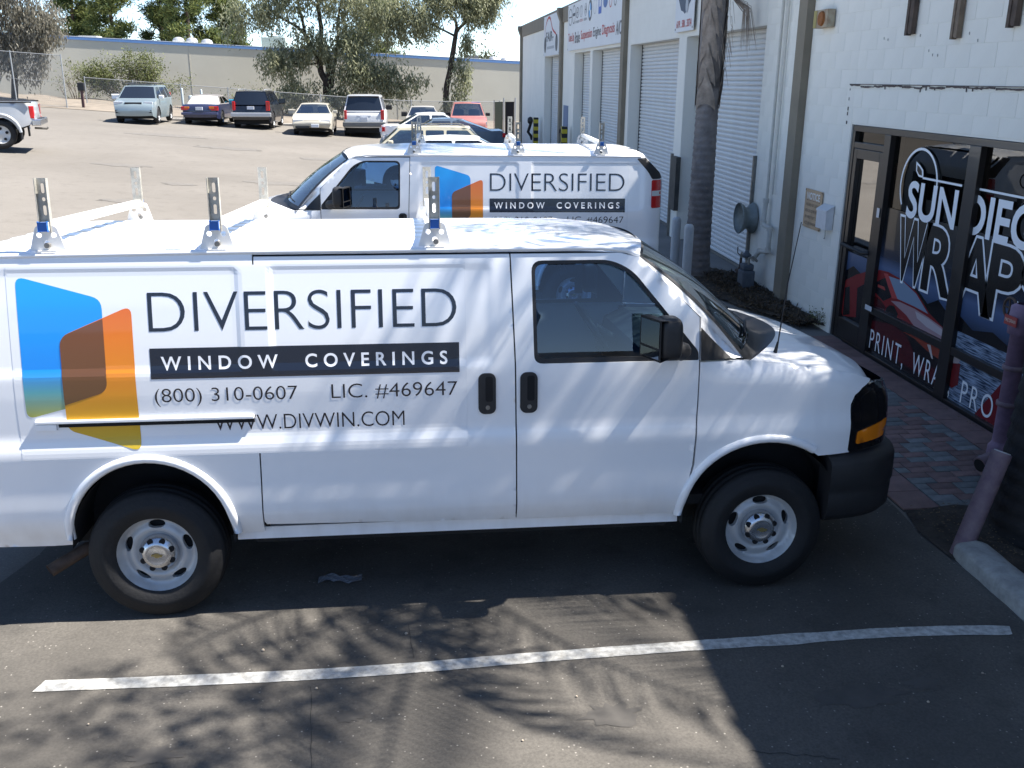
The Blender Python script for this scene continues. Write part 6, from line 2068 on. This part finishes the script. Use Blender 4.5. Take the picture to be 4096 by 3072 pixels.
c = car('station_wagon', 'cream yellow station wagon with a roof rail just behind the rear van', 'car', P3(1.85, 23.6), (-1, .03), CREAMP,
        dict(W=1.72, wb=2.60, r=.32, lower=[(2.15, .36), (2.22, .52), (2.18, .68), (2.05, .82), (1.25, .95), (-1.75, .97), (-2.05, .95), (-2.14, .60), (-2.08, .38)],
             cabin=((1.30, .95), (.72, 1.44), (-1.28, 1.46), (-1.78, .97)), bpillars=[-.02, -.62], tumble=.16, front=lamps(2.05, -2.1, .86, .62, .8), glass=glass_mat('wagon_glass', (.32, .40, .42), .18)))
for s in (-1, 1):
    MB().tube([(.3, s*.58, 1.49), (.1, s*.58, 1.52), (-1.0, s*.58, 1.53), (-1.2, s*.58, 1.49)], .012, 6).build('roof_rail', STEEL, c)
c = car('coupe_car', 'white low roofed car close behind the rear van, in front of the cream wagon', 'car', P3(2.45, 20.3), (-1, .0), WHITEP,
        dict(W=1.78, wb=2.70, r=.32, lower=sed_low, cabin=((1.25, .93), (.62, 1.36), (-.72, 1.37), (-1.55, .96)), bpillars=[-.1], tumble=.26, front=lamps(2.12, -2.2, .88, .62, .8), glass=CGD))
# silver pickup at the left edge: only its bed and tail show
def bed_pickup():
    pk_low = [(2.75, .62), (2.84, .80), (2.80, 1.0), (2.66, 1.16), (1.75, 1.25), (-2.22, 1.24), (-2.38, 1.235), (-2.40, .80), (-2.34, .62)]
    c = car('pickup_truck', 'silver pickup truck at the left edge showing its bed and tailgate', 'truck', P3(-11.7, 23.7), (-.972, -.235), SILVER,
            dict(W=1.90, wb=3.24, r=.395, axf=1.72, zb=.56, lower=pk_low, cabin=((1.6, 1.25), (.95, 1.80), (-.15, 1.80), (-.45, 1.25)), bpillars=[.35], tumble=.2, front=lamps(2.7, -2.4, .95, .9, 1.0), glass=CGD, mirror=BLACKP))
    MB().box(-2.40, -.45, -.95, -.88, 1.245, 1.285, .01).build('bed_rail_cap', BLACKP, c)
    MB().box(-2.40, -.45, .88, .95, 1.245, 1.285, .01).build('bed_rail_cap', BLACKP, c)
    MB().box(-2.33, -.5, -.80, .80, 1.246, 1.262).build('bed_liner', BLACKP, c)
    for s in (-1, 1):
        MB().box(-2.425, -2.30, s*.70, s*.855, .82, 1.16, .02).build('tail_lamp', REDLENS, c)
        MB().box(-2.43, -2.415, s*.71, s*.845, .83, .90).build('reverse_lens', CLEARL, c)
        MB().tube([(-1.52+.52*math.cos(a), s*.945, .42+.52*math.sin(a)) for a in np.linspace(.05, math.pi-.05, 12)], .045, 8).build('wheel_arch_flare', SILVER, c)
        MB().box(-2.06, -2.02, s*.74, s*.94, .25, .62).build('mud_flap', BLACKP, c)
    MB().box(-2.58, -2.36, -.92, .92, .62, .80, .03).build('rear_bumper', CHROME, c)
    MB().box(-2.56, -2.44, -.40, .40, .80, .815).build('bumper_step', BLACKP, c)
    MB().box(-2.45, -2.425, -.14, .14, .70, .84).build('rear_plate', PLATE, c)
    MB().tube([(-2.3, 0, .52), (-2.62, 0, .50), (-2.66, 0, .54)], .03, 8).build('tow_hitch', STEEL, c)
    MB().box(-2.425, -2.40, -.12, .12, 1.02, 1.10, .01).build('tailgate_handle', BLACKP, c)
bed_pickup()

# ================================================================== far wall, fence, roof things
BEIGEW = M('beige_stucco', (.58, .545, .45), .95, noise=(.5, .08), bump=(14, .15))
BLUET = M('blue_roof_trim', (.13, .26, .52), .5)
fb_ = thing('beige_building', 'long low beige stucco building with a blue roof edge across the lot', 'building', (0, 0, 0))
A = Vector((-40, 55.8, 0)); B = Vector((30, 66.0, 0))
def wl(t): return A+(B-A)*t
def top(t): return 5.78+(2.94-5.78)*t
N_ = Vector((.144, -.99, 0))
def panel(t0, t1):
    a, b_ = wl(t0), wl(t1)
    V = []
    for p, t in ((a, t0), (b_, t1)):
        for off, z in ((0, -.3), (0, top(t))):
            V.append((p.x+N_.x*off, p.y+N_.y*off, z)); V.append((p.x-N_.x*.3, p.y-N_.y*.3, z))
    return MB().add(V, [(0, 4, 6, 2), (1, 3, 7, 5), (0, 2, 3, 1), (4, 5, 7, 6), (2, 6, 7, 3), (0, 1, 5, 4)])
ts = [0, .2, .394, .58, .80, 1.0]
for i in range(5):
    panel(ts[i]+.0004, ts[i+1]-.0004).build('wall_panel', BEIGEW, fb_)
    if i: 
        p = wl(ts[i]); MB().box(p.x-.025, p.x+.025, p.y-.012, p.y+.05, .0, top(ts[i])-.02).build('joint_strip', M('pale_joint', (.52, .49, .41), .9), fb_)
def trim(nm, off0, off1, z0, z1, m_):
    V = []
    for t in (0, 1):
        p = wl(t)
        for off in (off0, off1):
            for z in (z0, z1): V.append((p.x+N_.x*off, p.y+N_.y*off, top(t)+z))
    return MB().add(V, [(0, 1, 3, 2), (4, 6, 7, 5), (0, 4, 5, 1), (2, 3, 7, 6), (0, 2, 6, 4), (1, 5, 7, 3)]).build(nm, m_, fb_)
trim('blue_trim', .05, -.35, -.02, .15, BLUET)
trim('cap_flashing', .055, -.36, .152, .19, M('white_flashing', (.62, .66, .70), .5))
V = []
for t in (0, 1):
    p = wl(t)
    for d in (.3, 30): V.append((p.x-N_.x*d, p.y-N_.y*d, top(t)-.05))
MB().add(V, [(0, 1, 3, 2)]).build('roof', M('white_roof', (.62, .62, .60), .9), fb_)
GALVV = M('galvanised_vent', (.48, .49, .50), .45, metal=.5)
def turbine(label, x, y, z):
    t = thing('roof_turbine', label, 'roof vent', (x, y, z), group='round roof turbines')
    MB().lathe([(.20, -.7), (.20, .12), (.24, .14)], (0, 0, 0), 'z', 14).build('neck', GALVV, t)
    MB().lathe([(.24, .14), (.36, .28), (.38, .40), (.30, .54), (.12, .62), (0, .63)], (0, 0, 0), 'z', 18, smooth=False).build('head', GALVV, t)
for (x, y, z, lb) in ((-13.5, 62.2, 4.62, 'round roof turbine, leftmost of the three in a row on the far roof'), (-12.65, 62.2, 4.60, 'round roof turbine, middle of the three in a row on the far roof'), (-11.7, 62.2, 4.52, 'round roof turbine, rightmost of the three in a row on the far roof'),
                      (7.5, 66.5, 3.70, 'round roof turbine beside the dark unit, the one nearer the trees'), (8.35, 66.5, 3.66, 'round roof turbine closest to the workshop corner'), (-5.5, 63.5, 4.25, 'round roof turbine seen through the big eucalyptus')):
    turbine(lb, x, y, z)
t = thing('roof_unit', 'flat white ventilation unit on the far roof by the pepper tree', 'roof unit', (-19.2, 61.5, 4.85))
MB().box(-.9, .9, -.5, .5, -.4, .28, .04).build('case', M('unit_white', (.60, .61, .60), .6), t)
MB().box(-.2, .95, -.55, .55, .282, .36, .02).build('lid', M('unit_grey', (.42, .43, .43), .6), t)
t = thing('roof_unit', 'dark square air unit on the far roof near the workshop corner', 'roof unit', (5.9, 66.0, 3.75))
MB().box(-.45, .45, -.4, .4, -.4, .62, .03).build('case', M('unit_dark', (.10, .105, .11), .6), t)
MB().box(-.52, -.47, -.4, .4, -.4, .62).build('side_frame', GALVV, t)
t = thing('roof_unit', 'pale green air unit on the far roof behind the eucalyptus', 'roof unit', (-7.6, 64, 4.6))
MB().box(-.8, .8, -.5, .5, -.6, .75, .03).build('case', M('unit_green', (.30, .36, .33), .6), t)
MB().cyl((0, 0, .75), (0, 0, .82), .35, n=16).build('fan', M('unit_dark', (.1, .1, .11), .6), t)
t = thing('roof_mound', 'low white domed skylight on the far roof', 'skylight', (7.2, 64.9, 3.75))
MB().grid(lambda u, v: (-1.6+3.2*u, -.5+v, .34*math.sin(math.pi*u)**.8*math.sin(math.pi*v)**.5-.12), 14, 8).build('dome', M('dome_white', (.70, .70, .70), .5), t)
MB().box(-1.65, 1.65, -.55, .55, -.5, -.10).build('curb', M('unit_white', (.6, .61, .6), .6), t)
# dry bank between lot and wall
bank = MB()
def bk(u, v):
    x = -30+42*u; y0 = 47.6+.020*(x+16)*2.2
    y = y0+v*9
    return (x, y, gz(x, y)+.02+.18*math.sin(math.pi*min(1, v*2.2)*.5)+.05*math.sin(x*2.1+v*7)*v)
bank.grid(bk, 60, 10)
tag(bank.build('dirt_bank', M('dry_dirt', (.22, .185, .145), .95, noise=(1.5, .3), bump=(12, .5))), kind='structure')
kbm = M('low_kerb', (.42, .40, .36), .9, noise=(4, .2))
for i, (x, lb) in enumerate(((-9.4, 'low concrete kerb stone beside the grey posts'), (-4.6, 'low concrete kerb stone between the black and beige cars'), (-7.1, 'low concrete kerb stone between the convertible and the black car'))):
    y = 46.6 if i else 44.2
    t = thing('kerb_stone', lb, 'kerb', P3(x, y), group='kerb stones at the lot edge')
    MB().box(-.85, .85, -.09, .09, 0, .14, .03).build('stone', kbm, t)
    for a in (-.6, .6): MB().cyl((a, 0, .13), (a, 0, .155), .02, n=8).build('pin', RUSTY, t)
# posts by the lot edge
GP = M('post_grey', (.36, .41, .42), .6, noise=(5, .15))
for (x, y, h, w, lb) in ((-10.05, 46.2, 1.5, .055, 'thin grey pipe post, the one next to the silver blue car'), (-9.55, 45.8, 1.18, .12, 'thick pale post between two thinner pipe posts'), (-9.1, 46.2, 1.5, .055, 'thin grey pipe post nearest the blue convertible')):
    t = thing('pipe_post', lb, 'post', P3(x, y, -.02), group='posts at the lot edge')
    MB().lathe([(w, 0), (w, h), (w*.7, h+.03), (0, h+.04)], (0, 0, 0), 'z', 12).build('post', GP, t)
    MB().lathe([(w*2, .0), (w*2, .04), (w, .06)], (0, 0, 0), 'z', 12).build('footing', kbm, t)
t = thing('meter_post', 'dark post with a small black box beside the silver blue car', 'post', P3(-15.7, 48.6))
MB().box(-.06, .06, -.06, .06, 0, .95).build('post', M('dark_brown_post', (.075, .04, .04), .8), t)
MB().box(-.17, .17, -.10, .10, .93, 1.33, .03).build('box', BLACKP, t)
# chain-link fence
WIRE = M('fence_wire', (.36, .37, .37), .5, metal=.5)
def fence(label, x0, y0, x1, y1, h, step, posts, mid=False):
    t = thing('chain_link_fence', label, 'fence')
    L_ = math.hypot(x1-x0, y1-y0); ux, uy = (x1-x0)/L_, (y1-y0)/L_
    def pt(s, z): 
        x, y = x0+ux*s, y0+uy*s
        return (x, y, gz(x, y)+z)
    for k in range(posts+1):
        s = L_*k/posts
        p0, p1 = pt(s, -.05), pt(s, h+.06)
        MB().cyl(p0, p1, .032, n=8).build('post', WIRE, t)
    for z in ([h, .10]+([h*.5] if mid else [])):
        MB().tube([pt(s, z) for s in np.linspace(0, L_, 28)], .018 if z == h else .008, 6).build('rail', WIRE, t)
    V = []; F = []
    n = int(L_/step)
    for k in range(-int(h/step)-1, n+1):
        for sg in (1, -1):
            a, b_ = k*step, k*step+h
            z0_, z1_ = (.05, h) if sg > 0 else (h, .05)
            sa, sb = max(0, a), min(L_, b_)
            if sb <= sa: continue
            za = z0_+(z1_-z0_)*(sa-a)/h; zb_ = z0_+(z1_-z0_)*(sb-a)/h
            p, q = pt(sa, za), pt(sb, zb_)
            w = .0035
            o = len(V)
            V += [(p[0], p[1], p[2]-w), (p[0], p[1], p[2]+w), (q[0], q[1], q[2]+w), (q[0], q[1], q[2]-w)]
            F.append((o, o+1, o+2, o+3))
    o = fast_mesh('wire_mesh', V, F, WIRE, t); tag(o, kind='stuff')
    return t
fence('long low chain link fence along the back of the lot', -16.3, 51.2, 6.6, 51.4, 1.55, .085, 9)
fence('tall chain link fence at the left end of the lot', -23.5, 47.4, -16.3, 47.9, 2.62, .085, 3, True)
# gate screens by the workshop corner
GS = M('green_mesh_screen', (.045, .058, .045), .9, noise=(30, .3)); BS = M('black_mesh_screen', (.012, .012, .016), .9)
for (x, y, w, m_, lb, rz) in ((5.75, 42.4, .24, GS, 'dark green screened gate leaf by the far workshop corner', .2), (6.30, 42.6, .26, BS, 'black screened gate leaf touching the far workshop corner', 0)):
    t = thing('screen_gate', lb, 'gate', (x, y, .0), rz)
    MB().box(-w+.04, w-.04, -.012, .012, .16, 1.76).build('screen', m_, t)
    f_ = MB().tube([(-w, 0, .12), (-w, 0, 1.84), (w, 0, 1.80), (w, 0, .12), (-w, 0, .12)], .024, 8); f_.build('gate_frame', WIRE, t)
    MB().cyl((w+.02, .0, 0), (w+.02, .0, 1.95), .035, n=8).build('gate_post', WIRE, t)
# ground litter by the shop: dry leaves and stones
LIT = M('litter_leaf', (.16, .11, .06), .9, vary=.2)
V = []; F = []
r = np.random.RandomState(91)
def bit(x, y, z, s):
    a = r.uniform(0, 6.28); o = len(V)
    c_, s_ = math.cos(a)*s, math.sin(a)*s
    V.extend([(x-c_, y-s_, z), (x+s_*.5, y-c_*.5, z+s*.3), (x+c_, y+s_, z+s*.12), (x-s_*.5, y+c_*.5, z+s*.2)]); F.append((o, o+1, o+2, o+3))
for k in range(420):
    bit(r.uniform(5.55, 6.34), r.uniform(5.0, 8.2), .075+r.uniform(0, .03), r.uniform(.012, .03))
for k in range(260):
    bit(r.uniform(4.86, 5.5), r.uniform(-.85, 0.0), .045+r.uniform(0, .02), r.uniform(.006, .014))
for k in range(160):
    bit(6.33-abs(r.normal())*.03, r.uniform(.1, 3.7), .022, r.uniform(.006, .014))
o = fast_mesh('leaf_litter', V, F, LIT); tag(o, kind='stuff')
# dry ground cover on the wall bed
P = np.stack([r.uniform(5.75, 6.33, 2600), r.uniform(5.0, 8.1, 2600), np.full(2600, .06)], 1)
P[:, 0] = np.maximum(P[:, 0], 6.1-(P[:, 1]-5.0)*.25)
P[:, 2] += r.rand(2600)*.05
o = leaf_cloud('ground_cover', leaf_mat('dry_cover', (.045, .032, .022), (.11, .08, .05), .1), None, P, .06, .02, -.35); tag(o, kind='stuff')
# weeds at the wall foot
for (x, y, lb) in ((6.31, 4.95, 'small dry weed at the wall foot beside the shop door'), (6.30, 5.12, 'tiny green weed at the wall foot under the mailbox')):
    t = thing('weed', lb, 'weed', (x, y, .06))
    mb = MB()
    for k in range(9):
        a = r.uniform(0, 6.28); h = r.uniform(.08, .2)
        mb.tube([(0, 0, 0), (.03*math.cos(a), .03*math.sin(a), h*.6), (.07*math.cos(a), .07*math.sin(a), h)], [.003, .0025, .001], 4)
    mb.build('stems', TWIG, t)
    leaf_cloud('leaves', BUSH, t, r.normal(size=(60, 3))*np.array([.04, .04, .05])+np.array([0, 0, .10]), .035, .012, 0)
# pebbles and crumbs on the bay surface
peb = MB()
for (x, y, s_) in ((.62, -1.36, .010), (1.37, -1.27, .010), (.93, -1.72, .008), (.50, -1.30, .006), (-.1, -1.9, .006), (2.2, -1.9, .006), (3.3, -1.75, .008), (4.3, -1.9, .007), (1.9, -2.2, .006), (3.9, -2.1, .008)):
    peb.lathe([(0, -.3*s_), (s_, 0), (s_*.7, .6*s_), (0, .8*s_)], (x, y, .008), 'z', 7)
tag(peb.build('gravel_crumbs', M('pale_stone', (.42, .35, .27), .9)), kind='stuff')
t = thing('crumpled_film', 'scrap of clear plastic lying under the front van', 'litter', (.97, -.62, -.008))
MB().grid(lambda u, v: (-.13+.26*u, -.04+.08*v+.02*math.sin(7*u), .004+.016*abs(math.sin(u*9+v*5))*math.sin(math.pi*u)), 14, 6, smooth=False).build('film', M('clear_scrap', (.17, .18, .20), .25), t)

# the low building across the lot behind the viewer (seen only as a reflection in the van windows)
t = thing('opposite_building', 'low beige building across the lot, reflected in the van windows', 'building', (2, -34, 0))
MB().box(-30, 34, -8, 0, 0, 4.4).build('wall', BEIGEW, t)
MB().box(-30.1, 34.1, -8.1, .12, 4.4, 4.75).build('roof_edge', TAUPE, t)
for k in range(9):
    MB().box(-26+k*6.6, -23+k*6.6, .002, .05, 0.05, 2.9).build('shutter', SLATW, t)
